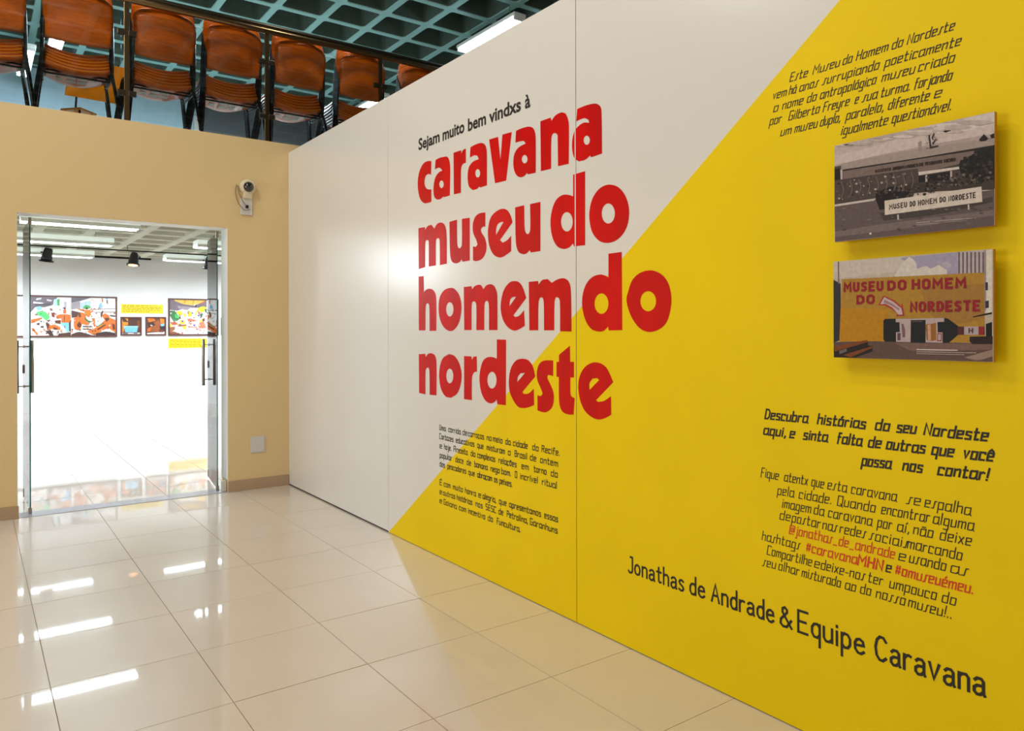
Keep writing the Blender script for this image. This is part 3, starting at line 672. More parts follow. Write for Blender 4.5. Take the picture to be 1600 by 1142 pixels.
P1s = [(198, 180, 174),
 ((186,168,162), [(108,330),(600,215),(780,190),(500,300),(108,400)], 1), ((208,194,188), [(700,200),(1308,75),(1308,160),(900,240)], 1),
 ((172,152,150), [(108,470),(400,400),(900,300),(1308,230),(1308,280),(108,520)]),
 ((74,62,58), [(108,480),(1308,260),(1308,640),(900,640),(108,760)]),
 ((158,142,134), [(160,455),(800,335),(1308,265),(1308,315),(800,402),(180,500),(165,500)]),
 ((44,36,34), [(175,500),(800,402),(1308,318),(1308,370),(1000,440),(800,480),(180,560)]),
 ((120,102,96), [(175,512),(760,418),(1150,360),(1150,430),(740,530),(180,570)]),
 ((30,24,24), [(108,500),(150,490),(158,580),(108,590)]), ((190,176,168), [(158,500),(172,500),(174,572),(160,572)]),
 ((76,64,60), [(112,580),(735,490),(735,600),(400,700),(112,750)]),
 ((206,192,184), [(738,518),(1085,472),(1090,488),(740,542)]), ((180,165,158), [(790,540),(804,540),(804,600),(790,600)]), ((180,165,158), [(975,510),(988,510),(988,580),(975,580)]),
 ((26,22,22), [(740,548),(790,542),(790,600),(740,605)]), ((30,26,26), [(808,540),(972,515),(972,580),(808,600)]),
 ((34,30,28), [(1050,430),(1150,400),(1200,345),(1308,325),(1308,640),(1080,560),(1040,480)], 1),
 ((66,56,50), [(540,620),(800,590),(1300,545),(1300,650),(900,660),(480,700)], 1),
 ((34,28,28), [(420,680),(520,630),(640,640),(700,700),(560,760),(470,810),(420,790)], 1),
 ((96,82,80), [(108,770),(420,720),(450,800),(900,730),(1210,660),(1302,650),(1302,918),(118,1037)]),
 ((70,60,58), [(450,820),(900,790),(1290,700),(1290,740),(900,830),(480,880)], 1),
 ((196,184,176), [(108,762),(410,715),(412,730),(108,776)]),
 ((116,102,100), [(118,960),(500,900),(900,850),(1298,800),(1298,840),(700,930),(118,1000)], 1),
 ((58,46,46), [(805,195),(818,200),(830,290),(838,340),(822,340),(815,280)]), ((70,58,56), [(835,260),(868,205),(862,230),(842,285)]), ((70,58,56), [(840,300),(876,262),(870,280),(845,322)]), ((60,50,48), [(820,330),(888,318),(885,332),(825,345)]),
 ((34,30,28), [(1190,275),(1225,235),(1258,268),(1240,285),(1195,290)], 1), ((34,30,28), [(1270,245),(1302,228),(1302,262),(1280,266)], 1),
 ((150,134,128), [(735,300),(760,285),(762,360),(738,362)]),
 ((208,196,182), [(487,732),(1208,626),(1215,740),(490,838)]), ((190,176,166), [(580,835),(592,833),(594,872),(582,872)]), ((190,176,166), [(1105,760),(1116,758),(1118,798),(1107,798)]),
 ((160,148,144), [(724,892),(1165,855),(1165,861),(724,898)]), ((150,138,134), [(724,906),(915,892),(915,898),(724,912)]), ((140,128,124), [(915,890),(1100,876),(1100,880),(915,894)]),
 ((210,200,195), [(370,975),(385,965),(392,978),(380,985)])]
for x, y, r in gpx(60, 130, 590, 700, 740, (4, 12)):
    yy = y - (x - 130) * .14
    if 505 < yy < 730: P1s.append((random.choice([(120,104,98), (170,150,140), (52,44,42), (96,84,78)]), ell(x, yy, r, r * .8, 7)))
for n_, x0, y0, x1, y1, rr_, sl, pal in ((110, 800, 560, 1300, 650, (6, 15), -.12, [(50,42,38), (84,72,64), (30,26,26), (110,98,90)]), (60, 1060, 400, 1300, 560, (7, 18), -.15, [(26,22,22), (46,40,38), (60,54,50)]), (80, 430, 640, 860, 720, (6, 14), -.1, [(28,24,24), (60,50,46), (84,72,66)]), (60, 790, 215, 880, 345, (1.5, 4), 0, [(66,54,52), (90,76,72)]), (40, 120, 300, 1250, 330, (18, 50), -.17, [(186,170,164), (204,190,184), (178,160,156)])):
    for x, y, q in gpx(n_, x0, y0, x1, y1, rr_):
        yy = y + (x - x0) * sl if n_ != 40 else y + (x - 120) * sl + random.uniform(-30, 60) * (x / 1250)
        if n_ == 40 and yy > 455 - (x - 160) * .175 - q * .4: continue
        P1s.append((random.choice(pal), ell(x, yy, q * (2.2 if n_ == 40 else 1), q * (.35 if n_ == 40 else .8), 7)))
P1s.append(((208,194,182), [(487,732),(1208,626),(1215,740),(490,838)]))
for k in range(9):     # scroll relief on the facade
    cx = 160 + k * 65; cy = 650 - k * 9
    P1s.append(((104,90,84), [(cx, cy - 60), (cx + 10, cy - 62), (cx + 28, cy), (cx + 10, cy + 62), (cx + 2, cy + 60), (cx + 18, cy)], 1))
for x, y, r in gpx(90, 130, 780, 1280, 1000, (3, 9)):
    yy = y - (x - 130) * .1
    if yy > 770: P1s.append((random.choice([(84,72,70), (108,95,92), (124,110,108), (74,64,62)]), ell(x, yy, r * 2, r * .6, 6)))
wd = []
for w, u0, u1 in (('MUSEU',525,660), ('DO',678,722), ('HOMEM',740,882), ('DO',900,948), ('NORDESTE',965,1170)):
    f = lambda u: 795 - (u - 525) * .137
    wd.append(((52, 36, 40), w, (u0, f(u0)), (u1 - 8, f(u1)), .0095, .0032))
for w, u0, u1 in (('INSTITUTO',420,532), ('JOAQUIM',545,635), ('NABUCO',645,735), ('DE',748,775), ('PESQUISAS',790,915), ('SOCIAIS',928,1015)):
    f = lambda u: 522 - (u - 420) * .148
    wd.append(((48, 36, 34), w, (u0, f(u0)), (u1, f(u1)), .0055, .0022))
photo(t1, ys1, zs1, ZP1, P1s, wd)
t2, ys2, zs2 = board('photo_panel', 'colour photograph of a yellow museum wall with a bottle mural, lower panel', [(1302,408),(1552,390),(1552,565),(1303,559)], XF, XB)
ZP2 = zoomer(1280, 380, .2101)
P2s = [(186, 172, 158),
 ((196,184,172), [(105,135),(640,100),(700,200),(150,260),(105,260)]), ((160,150,172), [(600,110),(1035,65),(1035,230),(720,235),(690,170)], 1),
 ((206,196,186), [(560,240),(610,160),(670,100),(710,130),(730,190),(790,170),(830,190),(890,160),(950,200),(950,235),(560,250)], 1),
 ((176,166,178), [(910,150),(960,140),(985,165),(960,185),(920,180)], 1),
 ((178,168,166), [(1030,66),(1230,52),(1230,230),(1030,232)])]
for k in range(7): P2s.append(((104,84,96), [(1034 + k * 30, 66), (1046 + k * 30, 65), (1046 + k * 30, 228), (1034 + k * 30, 229)]))
P2s += [((214,202,190), [(1240,50),(1285,48),(1285,520),(1240,520)]), ((150,136,140), [(1225,52),(1242,51),(1242,500),(1225,500)]), ((60,50,62), [(1235,290),(1255,290),(1255,350),(1235,350)]), ((60,50,62), [(1235,430),(1262,425),(1262,480),(1235,485)]),
 ((52,48,54), [(105,272),(160,300),(160,720),(105,740)]), ((120,104,110), [(138,136),(148,136),(150,300),(140,300)]),
 ((172,128,46), [(168,268),(1228,218),(1232,740),(150,735)]), ((184,128,20), [(160,480),(520,490),(480,735),(150,735)], 1), ((160,116,52), [(760,330),(1228,300),(1228,560),(1000,600),(800,520)], 1),
 ((96,74,66), [(105,735),(380,728),(1290,745),(1290,882),(110,850)]), ((120,92,84), [(560,742),(1290,748),(1290,790),(700,800)], 1), ((150,126,112), [(1080,850),(1290,790),(1290,840),(1180,870)], 1),
 ((40,32,30), [(105,780),(200,760),(360,720),(365,760),(398,765),(398,805),(270,850),(110,850)]), ((122,66,32), [(110,770),(360,718),(362,735),(115,805)]), ((122,66,32), [(180,830),(395,765),(395,780),(230,848)]), ((110,98,96), [(150,800),(205,782),(205,805),(150,825)]),
 ((26,22,22), [(1142,545),(1285,512),(1285,526),(1146,552)]), ((28,24,26), [(1240,600),(1285,585),(1285,730),(1240,730)]), ((44,32,32), [(1120,695),(1290,690),(1290,750),(1140,750),(1118,730)]),
 ((30,32,34), [(478,575),(490,562),(940,556),(960,562),(1040,620),(1230,620),(1232,682),(1035,680),(965,740),(490,732),(478,715)]),
 ((180,160,160), [(570,562),(930,556),(930,584),(880,586),(882,662),(918,664),(918,740),(572,733),(572,662),(600,660),(598,588),(570,586)]),
 ((30,32,34), [(682,572),(792,570),(792,740),(680,738)]), ((96,74,76), [(690,580),(765,578),(765,584),(690,586)]),
 ((120,90,96), [(612,600),(625,598),(640,640),(640,700),(620,700)]), ((150,98,40), [(790,610),(800,600),(830,600),(870,592),(872,720),(842,726),(800,720)]),
 ((196,150,130), [(806,606),(830,602),(832,720),(810,722)]), ((150,46,44), [(878,668),(914,670),(912,730),(878,728)]), ((176,160,160), [(884,676),(908,677),(906,722),(884,720)]), ((96,72,76), [(582,668),(606,668),(606,722),(582,722)]),
 ((86,40,40), [(1030,622),(1075,620),(1075,680),(1030,678)]), ((176,158,164), [(1078,620),(1186,619),(1186,681),(1078,680)]), ((150,36,44), [(1188,619),(1226,619),(1226,682),(1188,681)]), ((90,60,66), [(1110,630),(1122,630),(1122,645),(1135,645),(1135,630),(1147,630),(1147,670),(1135,670),(1135,655),(1122,655),(1122,670),(1110,670)]),
 ((168,52,50), [(440,462),(478,388),(560,425),(610,470),(618,442),(635,540),(572,542),(585,525),(540,490),(490,462)]), ((190,172,172), [(455,455),(484,400),(555,436),(612,485),(622,530),(592,532),(545,478),(492,450)]),
 ((160,118,126), [(478,438),(488,420),(550,452),(600,490),(596,500),(540,466)]),
 ((200,186,178), [(724,786),(1030,792),(1030,800),(724,794)]), ((170,156,148), [(724,804),(1170,812),(1170,818),(724,810)]), ((170,156,148), [(724,818),(1080,826),(1080,831),(724,823)])]
wd = []
for w, u0, v0, u1, v1, h in (('MUSEU',190,357,470,348,.0175), ('DO',515,346,640,340,.0175), ('HOMEM',698,338,1085,328,.0175), ('DO',285,448,405,444,.0165), ('NORDESTE',685,505,1190,498,.0175)):
    wd.append(((146, 28, 46), w, (u0, v0), (u1, v1), h, .0082))
photo(t2, ys2, zs2, ZP2, P2s, wd)
# ================================================================== SMALL THINGS ON THE END WALL
cpos = at(386, 293, 1, AY)
t = thing('security_camera', 'small round security camera high on the beige wall', 'camera', (cpos.x, AY, cpos.z))
bm = bmesh.new(); tube(bm, [(0, -.001, 0), (0, -.022, 0), (0, -.045, 0), (0, -.062, -.002)], [.075, .077, .07, .056], 28); obj('housing', bm, 'plastic', t, True)
bm = bmesh.new(); bmesh.ops.create_uvsphere(bm, u_segments=24, v_segments=12, radius=.05); bmesh.ops.translate(bm, verts=bm.verts, vec=(-.003, -.055, -.002)); obj('dome_lens', bm, 'lens', t, True)['label'] = 'dark glass dome with the lens'
obj('base_bracket', boxes((-.045, .04, -.05, -.001, -.115, -.05), b=.012), 'plastic', t)
t = thing('camera_power_box', 'pale socket box with cables under the security camera', 'socket box', (cpos.x - .01, AY, 2.735))
obj('plate', boxes((-.055, .055, -.022, -.001, -.085, .075), b=.006), 'whiteplastic', t)
obj('plug', boxes((-.012, .014, -.04, -.022, -.022, .008), b=.004), 'shadowgap', t)
obj('cable', tubes(curvept([(-.09, -.01, .20), (-.105, -.02, .12), (-.085, -.03, .03), (-.04, -.035, -.03), (0, -.04, -.045), (.03, -.03, -.03)]), r=.0035, n=6), 'cable', t)
obj('cable', tubes(curvept([(-.08, -.01, .19), (-.075, -.03, .12), (-.05, -.035, .06), (-.01, -.04, 0)]), r=.0035, n=6), 'cable', t)
a = at(391, 682, 1, AY); b = at(414, 706, 1, AY)
t = thing('blank_plate', 'square blank cover plate low on the beige wall', 'cover plate', ((a.x + b.x) / 2, AY, (a.z + b.z) / 2))
obj('plate', boxes((-.071, .071, -.009, -.001, -.08, .08), b=.004), 'whiteplastic', t)
obj('lid', boxes((-.06, .06, -.012, -.009, -.07, .07), b=.002), 'whiteplastic', t)
# ================================================================== GALLERY
FY = CYT
def artpoly(bm, cl, Z, yy, polys, x0, x1, z0, z1):
    for k, p in enumerate(polys):
        pts = smooth_loop(p[1]) if len(p) > 2 else p[1]
        P = []
        for q in pts:
            w = at(*Z(q), 1, yy); w.x = min(max(w.x, x0), x1); w.z = min(max(w.z, z0), z1); w.y = yy - .00012 * (k + 1); P.append(w)
        for f in fill(bm, [P]):
            for l in f.loops: l[cl] = rgb(*p[0])
def picture(label, x0, x1, z0, z1, bg, Z, polys, grp='framed pictures on the gallery wall', split=None):
    t = thing('framed_picture', label, 'picture', ((x0 + x1) / 2, FY, z0), 0, grp); inv = Matrix.Translation(-Vector(t.location))
    w = .028; y0 = FY - .045
    bm = boxes((x0, x1, y0, FY - .002, z0, z0 + w), (x0, x1, y0, FY - .002, z1 - w, z1), (x0, x0 + w, y0, FY - .002, z0 + w, z1 - w), (x1 - w, x1, y0, FY - .002, z0 + w, z1 - w))
    obj('picture_frame', bm, 'frame', t).matrix_parent_inverse = inv
    bm = bmesh.new(); cl = bm.loops.layers.float_color.new('Col'); yy = FY - .025
    vs = [bm.verts.new((x, yy, z)) for x, z in ((x0 + w, z0 + w), (x1 - w, z0 + w), (x1 - w, z1 - w), (x0 + w, z1 - w))]
    for l in bm.faces.new(vs).loops: l[cl] = rgb(*bg)
    artpoly(bm, cl, Z, yy, polys, x0 + w, x1 - w, z0 + w, z1 - w)
    obj('print', bm, 'art', t).matrix_parent_inverse = inv
    if split: obj('print_joint', boxes((split - .006, split + .006, y0 + .005, yy - .008, z0 + w, z1 - w)), 'whiteplastic', t).matrix_parent_inverse = inv
O, B, Wc, DG, BL, GR = (206, 104, 32), (92, 44, 24), (244, 240, 238), (96, 84, 92), (120, 190, 235), (80, 200, 110)
ZG5 = zoomer(40, 455, .1); ZG6 = zoomer(180, 455, .1125)
A1 = [(DG, [(80,85),(500,95),(470,130),(420,220),(300,250),(150,250),(80,330)]), ((200,196,210), [(170,110),(250,100),(240,130),(160,140)], 1), ((210,206,216), [(120,160),(280,180),(270,200),(120,190)], 1), ((190,186,200), [(330,120),(420,140),(400,160),(330,150)], 1), ((60,50,60), [(150,200),(400,190),(390,215),(160,225)], 1),
 ((180,225,250), [(440,130),(520,105),(545,150),(500,240),(430,230)], 1), ((70,150,80), [(490,130),(530,120),(530,230),(495,220)], 1), ((226,228,236), [(545,105),(705,100),(705,290),(545,290)]), ((170,170,190), [(600,160),(640,165),(640,280),(605,280)]), (BL, [(170,240),(240,235),(250,290),(180,300)], 1),
 ((130,90,80), [(370,270),(410,265),(430,300),(390,310)], 1), (O, [(350,330),(370,325),(375,370),(355,375)]), (B, [(400,330),(430,340),(440,400),(410,400)], 1), ((170,60,40), [(440,340),(460,335),(450,400),(430,420)], 1),
 (GR, [(165,330),(230,312),(290,320),(340,350),(380,400),(350,440),(320,455),(240,390),(190,370)], 1), (O, [(85,440),(150,430),(240,410),(235,440),(150,480),(85,500)], 1), (B, [(170,500),(220,490),(215,530),(175,525)], 1), (O, [(85,580),(120,575),(200,670),(180,690)], 1), (O, [(220,600),(260,640),(240,650)], 1),
 (B, [(310,490),(360,510),(400,540),(390,620),(340,600)], 1), (O, [(360,540),(450,520),(540,560),(545,600),(480,600),(400,580),(380,620),(350,590)], 1), (B, [(430,560),(500,575),(495,600),(440,600)], 1), ((70,50,50), [(290,620),(400,610),(440,700),(380,700),(330,640)], 1), ((60,48,50), [(230,545),(280,540),(285,570),(235,570)], 1),
 (O, [(470,400),(500,370),(570,360),(640,360),(700,370),(705,480),(690,490),(560,490),(560,420),(490,430)], 1), (O, [(585,292),(632,290),(635,345),(590,350)], 1), (B, [(600,380),(612,380),(612,480),(600,480)]), (BL, [(555,490),(690,495),(680,560),(668,640),(640,640),(615,560),(560,530)], 1), ((60,50,56), [(675,480),(705,480),(705,640),(680,620)]), (B, [(450,460),(540,450),(550,510),(470,500)], 1), ((80,50,44), [(520,660),(705,640),(705,700),(500,700)], 1),
 ((96,88,96), [(715,98),(1020,95),(860,150),(715,180)]), ((150,140,148), [(715,180),(850,160),(850,280),(800,270),(715,290)], 1), ((176,198,226), [(850,180),(1010,150),(1010,270),(860,270)]), ((60,170,80), [(900,250),(935,210),(1000,230),(1015,265),(900,275)], 1), ((214,206,206), [(1020,110),(1080,130),(1070,260),(1020,250)]), ((120,180,230), [(1140,230),(1180,170),(1205,250),(1160,260)], 1), (O, [(1185,110),(1210,120),(1205,180),(1190,170)]), ((100,60,60), [(1260,140),(1280,130),(1285,200),(1265,190)]), (BL, [(1250,105),(1285,105),(1280,125),(1250,125)]),
 ((80,50,48), [(715,300),(850,330),(840,400),(720,410)], 1), (O, [(755,420),(800,400),(830,330),(900,340),(940,400),(960,480),(1000,500),(980,530),(880,510),(850,600),(790,600),(755,560)], 1), (B, [(800,520),(840,470),(870,520),(860,570),(810,560)], 1), (B, [(820,345),(850,330),(870,400),(830,410)], 1), ((240,120,20), [(920,295),(1010,290),(1020,340),(990,410),(930,370)], 1), (O, [(800,270),(900,285),(960,300),(950,320),(860,300)], 1), (B, [(930,255),(965,245),(975,280),(940,285)], 1), (O, [(1010,340),(1060,270),(1100,265),(1050,320)], 1), ((70,110,60), [(920,400),(990,460),(1050,470),(1000,490),(930,450)], 1),
 ((140,110,110), [(1040,280),(1400,270),(1400,330),(1060,330)], 1), (Wc, [(1050,290),(1400,280),(1400,320),(1060,325)], 1), (O, [(1040,430),(1075,415),(1095,540),(1070,560),(1050,500)], 1), (O, [(960,620),(1060,590),(1180,500),(1240,460),(1190,380),(1240,345),(1300,380),(1310,410),(1410,450),(1412,560),(1400,640),(1330,600),(1300,570),(1180,620),(1080,680),(1000,650)], 1), (B, [(1180,430),(1170,350),(1200,300),(1215,310),(1195,380)], 1), (B, [(1230,420),(1290,410),(1310,440),(1260,480)], 1), (B, [(1110,590),(1240,515),(1255,530),(1130,610)], 1), (B, [(1350,500),(1390,520),(1400,600),(1360,600)], 1), ((70,140,60), [(1130,540),(1180,500),(1200,510),(1140,560)], 1),
 ((90,74,76), [(890,540),(1040,545),(1040,560),(890,560)]), ((90,74,76), [(890,580),(1030,590),(1030,602),(890,596)]), ((70,50,44), [(715,670),(830,635),(950,660),(1050,690),(715,700)], 1), ((60,44,44), [(1090,660),(1240,630),(1400,650),(1400,695),(1100,695)], 1), ((80,60,60), [(1310,370),(1400,380),(1400,400),(1320,390)])]
def flecks(n, x0, y0, x1, y1, pal, r=(5, 16)):
    out = []
    for _ in range(n):
        x, y, q, a = random.uniform(x0, x1), random.uniform(y0, y1), random.uniform(*r), random.uniform(0, 3.14)
        out.append((random.choice(pal), [(x + q * math.cos(a + t) * (1 if k % 2 else .35), y + q * math.sin(a + t) * (1 if k % 2 else .35)) for k, t in enumerate((0, .9, 2.1, 3.1, 4.1, 5.2))], 1))
    return out
A1[:] = A1[:12] + flecks(110, 90, 260, 1400, 690, [O, B, Wc, (60, 46, 50), (170, 120, 90), (200, 190, 190)], (14, 38)) + A1[12:] + flecks(60, 90, 260, 1400, 690, [B, Wc, (60, 46, 50), (150, 80, 40)], (9, 22))
picture('wide framed picture of orange-skinned figures at left of gallery wall', .62, 2.359, 1.425, 2.217, Wc, ZG5, A1, split=1.564)
A2 = [((240,130,10), [(88,365),(178,365),(178,470),(130,480),(120,560),(90,575)]), ((76,40,28), [(178,365),(358,365),(358,470),(320,480),(178,470)]), ((120,60,30), [(300,420),(358,400),(358,520),(320,520)], 1), ((70,44,36), [(95,370),(140,380),(165,410),(200,420),(160,430),(110,425)], 1), ((110,180,225), [(118,485),(318,485),(300,572),(140,570)]), ((150,205,240), [(118,483),(318,483),(312,500),(122,500)], 1), ((210,200,200), [(88,580),(358,575),(358,605),(88,605)]), ((90,80,84), [(255,570),(310,570),(305,592),(258,590)], 1), ((110,100,100), [(100,580),(170,575),(180,595),(110,598)], 1)]
picture('small framed picture of a blue tub', 2.421, 2.804, 1.448, 1.822, (96, 50, 32), ZG6, A2)
A3 = [((240,110,10), [(440,370),(540,368),(560,410),(470,430)], 1), ((240,130,20), [(620,370),(690,370),(690,460),(630,440)], 1), ((150,80,36), [(500,470),(600,400),(640,450),(600,560),(480,560)], 1), ((60,30,24), [(440,440),(520,420),(560,470),(470,500)], 1), ((200,96,30), [(440,520),(500,500),(480,560),(440,560)], 1), (BL, [(630,455),(680,450),(690,480),(640,490)], 1), ((46,40,50), [(610,490),(690,480),(685,530),(640,530)], 1), ((230,225,225), [(435,580),(690,560),(690,602),(435,602)]), ((240,240,240), [(490,465),(520,475),(510,485),(490,478)], 1), ((110,90,96), [(610,560),(680,555),(670,572),(612,572)], 1)]
picture('small framed picture of a brown figure bending', 2.876, 3.261, 1.446, 1.826, (104, 54, 34), ZG6, A3)
Y_ = (250, 205, 20)
A4 = [((112,94,104), [(750,110),(830,112),(1100,200),(1270,125),(1270,230),(1000,230),(860,270),(750,260)]), ((150,138,150), [(860,200),(1060,220),(1000,260),(880,240)], 1), ((232,186,70), [(815,112),(1270,112),(1160,175),(1060,195),(950,180),(840,140)]), ((214,150,40), [(960,112),(985,112),(970,180),(955,178)]), ((214,150,40), [(1080,112),(1100,112),(1085,190),(1070,190)]), ((210,80,30), [(1180,170),(1250,125),(1265,130),(1190,185)]),
 ((50,110,60), [(752,270),(820,265),(890,360),(880,400),(810,420),(760,340)], 1), ((60,180,90), [(830,310),(890,350),(880,380),(830,370)], 1), (Y_, [(840,280),(920,275),(940,330),(880,330)], 1), (Y_, [(1005,290),(1050,275),(1065,340),(1010,360)], 1), (Y_, [(950,310),(975,300),(985,360),(955,350)], 1), (Y_, [(1105,330),(1140,250),(1210,210),(1265,225),(1260,270),(1190,300),(1150,260),(1120,340)], 1), ((60,50,80), [(1100,200),(1130,180),(1135,215),(1110,225)], 1), ((180,60,60), [(1145,265),(1175,300),(1165,350)], 1), ((50,100,60), [(1175,310),(1220,310),(1200,370),(1180,360)], 1), ((50,100,60), [(1240,250),(1270,240),(1270,290),(1250,300)], 1),
 ((190,90,50), [(760,430),(830,420),(870,460),(790,470)], 1), (Y_, [(890,400),(960,400),(970,450),(900,460)], 1), ((60,60,190), [(918,405),(942,405),(945,428),(920,430)], 1), ((60,60,190), [(1080,460),(1115,465),(1110,482),(1085,480)], 1), ((200,110,70), [(1000,380),(1080,390),(1140,410),(1080,420),(1010,420)], 1), ((160,90,60), [(870,470),(990,460),(990,480),(870,490)]), ((236,120,90), [(1150,480),(1180,420),(1235,430),(1262,510),(1170,515)], 1), (Y_, [(1170,400),(1200,390),(1210,430),(1180,430)], 1), ((120,50,40), [(1205,390),(1235,370),(1245,410),(1215,430)], 1), (Y_, [(755,450),(780,470),(800,560),(755,570)], 1), (Y_, [(935,490),(985,480),(980,530),(945,530)], 1),
 ((150,96,70), [(750,500),(830,490),(830,530),(790,560),(750,600)], 1), ((130,70,50), [(810,560),(900,590),(1000,600),(1270,598),(1270,604),(750,604),(760,575)], 1), ((200,150,130), [(1000,480),(1140,490),(1140,505),(1010,505)], 1), ((70,130,80), [(800,380),(870,395),(860,420),(810,415)], 1)]
A4 = A4[:6] + flecks(70, 760, 270, 1400, 590, [(50, 110, 60), (200, 80, 50), (120, 80, 70), (60, 60, 150), Y_, (190, 150, 140)], (10, 30)) + A4[6:] + flecks(40, 760, 270, 1400, 590, [Wc, (120, 70, 60), (80, 60, 90)], (8, 18))
picture('framed picture of a bright crowd under a yellow lattice canopy', 3.305, 4.30, 1.441, 2.214, Wc, ZG6, A4)
A5 = [((240,150,10), [(1430,372),(1458,372),(1450,460),(1430,450)]), ((150,86,70), [(1458,372),(1500,372),(1500,460),(1460,430)]), ((240,236,236), [(1432,450),(1500,480),(1500,590),(1432,590)]), ((120,80,80), [(1485,500),(1495,500),(1495,515),(1486,512)])]
picture('small framed picture right of the lattice canopy picture, behind the glass leaf', 4.36, 4.76, 1.446, 1.826, (226, 200, 190), ZG6, A5)
def ylabel(label, x0, x1, z0, z1, rows):
    t = thing('wall_label', label, 'label', ((x0 + x1) / 2, FY, z0), 0, 'yellow text labels on the gallery wall'); inv = Matrix.Translation(-Vector(t.location))
    obj('plate', boxes((x0, x1, FY - .008, FY - .001, z0, z1)), 'labely', t).matrix_parent_inverse = inv
    bm = bmesh.new(); h = (z1 - z0) / (rows + 1)
    for k in range(rows):
        z = z1 - (k + .9) * h; xe = x1 - .03 - random.uniform(0, .3) * (x1 - x0 if k in (0, rows - 1) else .1)
        x = x0 + .03
        while x < xe:
            w = random.uniform(.03, .09); box(bm, x, min(x + w, xe), FY - .0086, FY - .0081, z - .006, z + .006); x += w + .015
    obj('text_lines', bm, 'labelink', t).matrix_parent_inverse = inv
ylabel('yellow text label above the two small gallery pictures', 2.433, 3.213, 1.895, 2.078, 5)
ylabel('yellow text label below the lattice canopy picture', 3.31, 4.067, 1.182, 1.379, 5)
ylabel('sliver of a yellow text label at the far left of the gallery wall', -.10, .535, 1.435, 1.794, 8)
# gallery luminaires (long louvred boxes hung under the slab)
def make_luminaire():
    t = thing('ceiling_luminaire', 'x', 'light', (0, 0, 0), 0, 'long white luminaires in the gallery')
    obj('casing', boxes((-.63, .63, -.15, .15, .025, .10), b=.012), 'opal', t)
    obj('diffuser', boxes((-.61, .61, -.135, .135, .008, .024)), 'tube', t)
    bm = bmesh.new()
    for k in range(17): box(bm, -.60 + k * .075, -.594 + k * .075, -.14, .14, -.012, .008)
    box(bm, -.63, .63, -.15, -.138, -.014, .03); box(bm, -.63, .63, .138, .15, -.014, .03); box(bm, -.63, .63, -.004, .004, -.012, .008)
    obj('louvre', bm, 'lampcase', t)
    for x in (-.4, .4): obj('hanger', tubes([(x, 0, .10), (x, 0, .19)], r=.004, n=6), 'steel', t)
    return t
lum = make_luminaire()
LL = [(1.07, 8.45, 'white luminaire nearest to the glass door'), (1.10, 10.45, 'white luminaire whose long side shows just under the door head'),
      (1.11, 12.65, 'second white luminaire under the door head, with rounded right end'), (1.11, 14.85, 'white luminaire behind the left black spotlight'),
      (3.42, 12.1, 'white luminaire cut by the right glass leaf'), (3.47, 14.6, 'white luminaire nearest to the gallery wall, upper right in the doorway')]
LL += [(-1.4, 8.6, 'added unseen white luminaire left of the door, first row'), (-1.4, 10.6, 'added unseen white luminaire left of the door, second row'), (-1.4, 12.7, 'added unseen white luminaire left of the door, third row')]  # unseen luminaires added to brighten the gallery side and the door glass
for k, (x, y, lb) in enumerate(LL):
    t = lum if k == 0 else copy_tree(lum); t.location = (x, y, 2.83); t['label'] = lb
# lighting track and black spotlights
t = thing('lighting_track', 'thin black lighting track carrying the spotlights in the gallery', 'track', (0, 14.35, 2.93))
obj('rail', boxes((.2, 5.0, -.012, .012, -.01, .012)), 'blackmat', t)
for x in (.7, 2.2, 3.6): obj('drop_rod', tubes([(x, 0, .01), (x, 0, .09)], r=.005, n=6), 'blackmat', t)
def make_spot():
    t = thing('spotlight', 'x', 'spotlight', (0, 0, 0), 0, 'black spotlights on the gallery track')
    obj('yoke', tubes([(-.085, 0, -.09), (-.085, 0, -.01), (.085, 0, -.01), (.085, 0, -.09)], r=.005, n=6), 'steel', t)
    bm = bmesh.new(); tube(bm, [(0, -.03, -.03), (0, -.02, -.06), (0, .0, -.12), (0, .015, -.17), (0, .03, -.23)], [.05, .062, .07, .08, .082], 20); obj('body', bm, 'blackmat', t)
    bm = bmesh.new(); tube(bm, [(0, .03, -.225), (0, .034, -.245)], [.108, .112], 8); obj('filter_holder', bm, 'blackmat', t)
    bm = bmesh.new(); tube(bm, [(0, .0345, -.246), (0, .035, -.249)], [.075, .075], 16); obj('lamp', bm, 'glow', t)
    obj('knob', tubes([(-.11, 0, -.10), (-.085, 0, -.10)], r=.012), 'blackmat', t)
    return t
sp = make_spot()
for k, (x, rz, lb) in enumerate(((1.02, .5, 'black gallery spotlight at the left, in front of a luminaire'), (2.30, 2.6, 'black gallery spotlight in the middle of the doorway'), (3.55, 0, 'black gallery spotlight half hidden by the right glass leaf'))):
    s = sp if k == 0 else copy_tree(sp); s.location = (x, 14.35, 2.925); s.rotation_euler = (0, 0, rz); s['label'] = lb
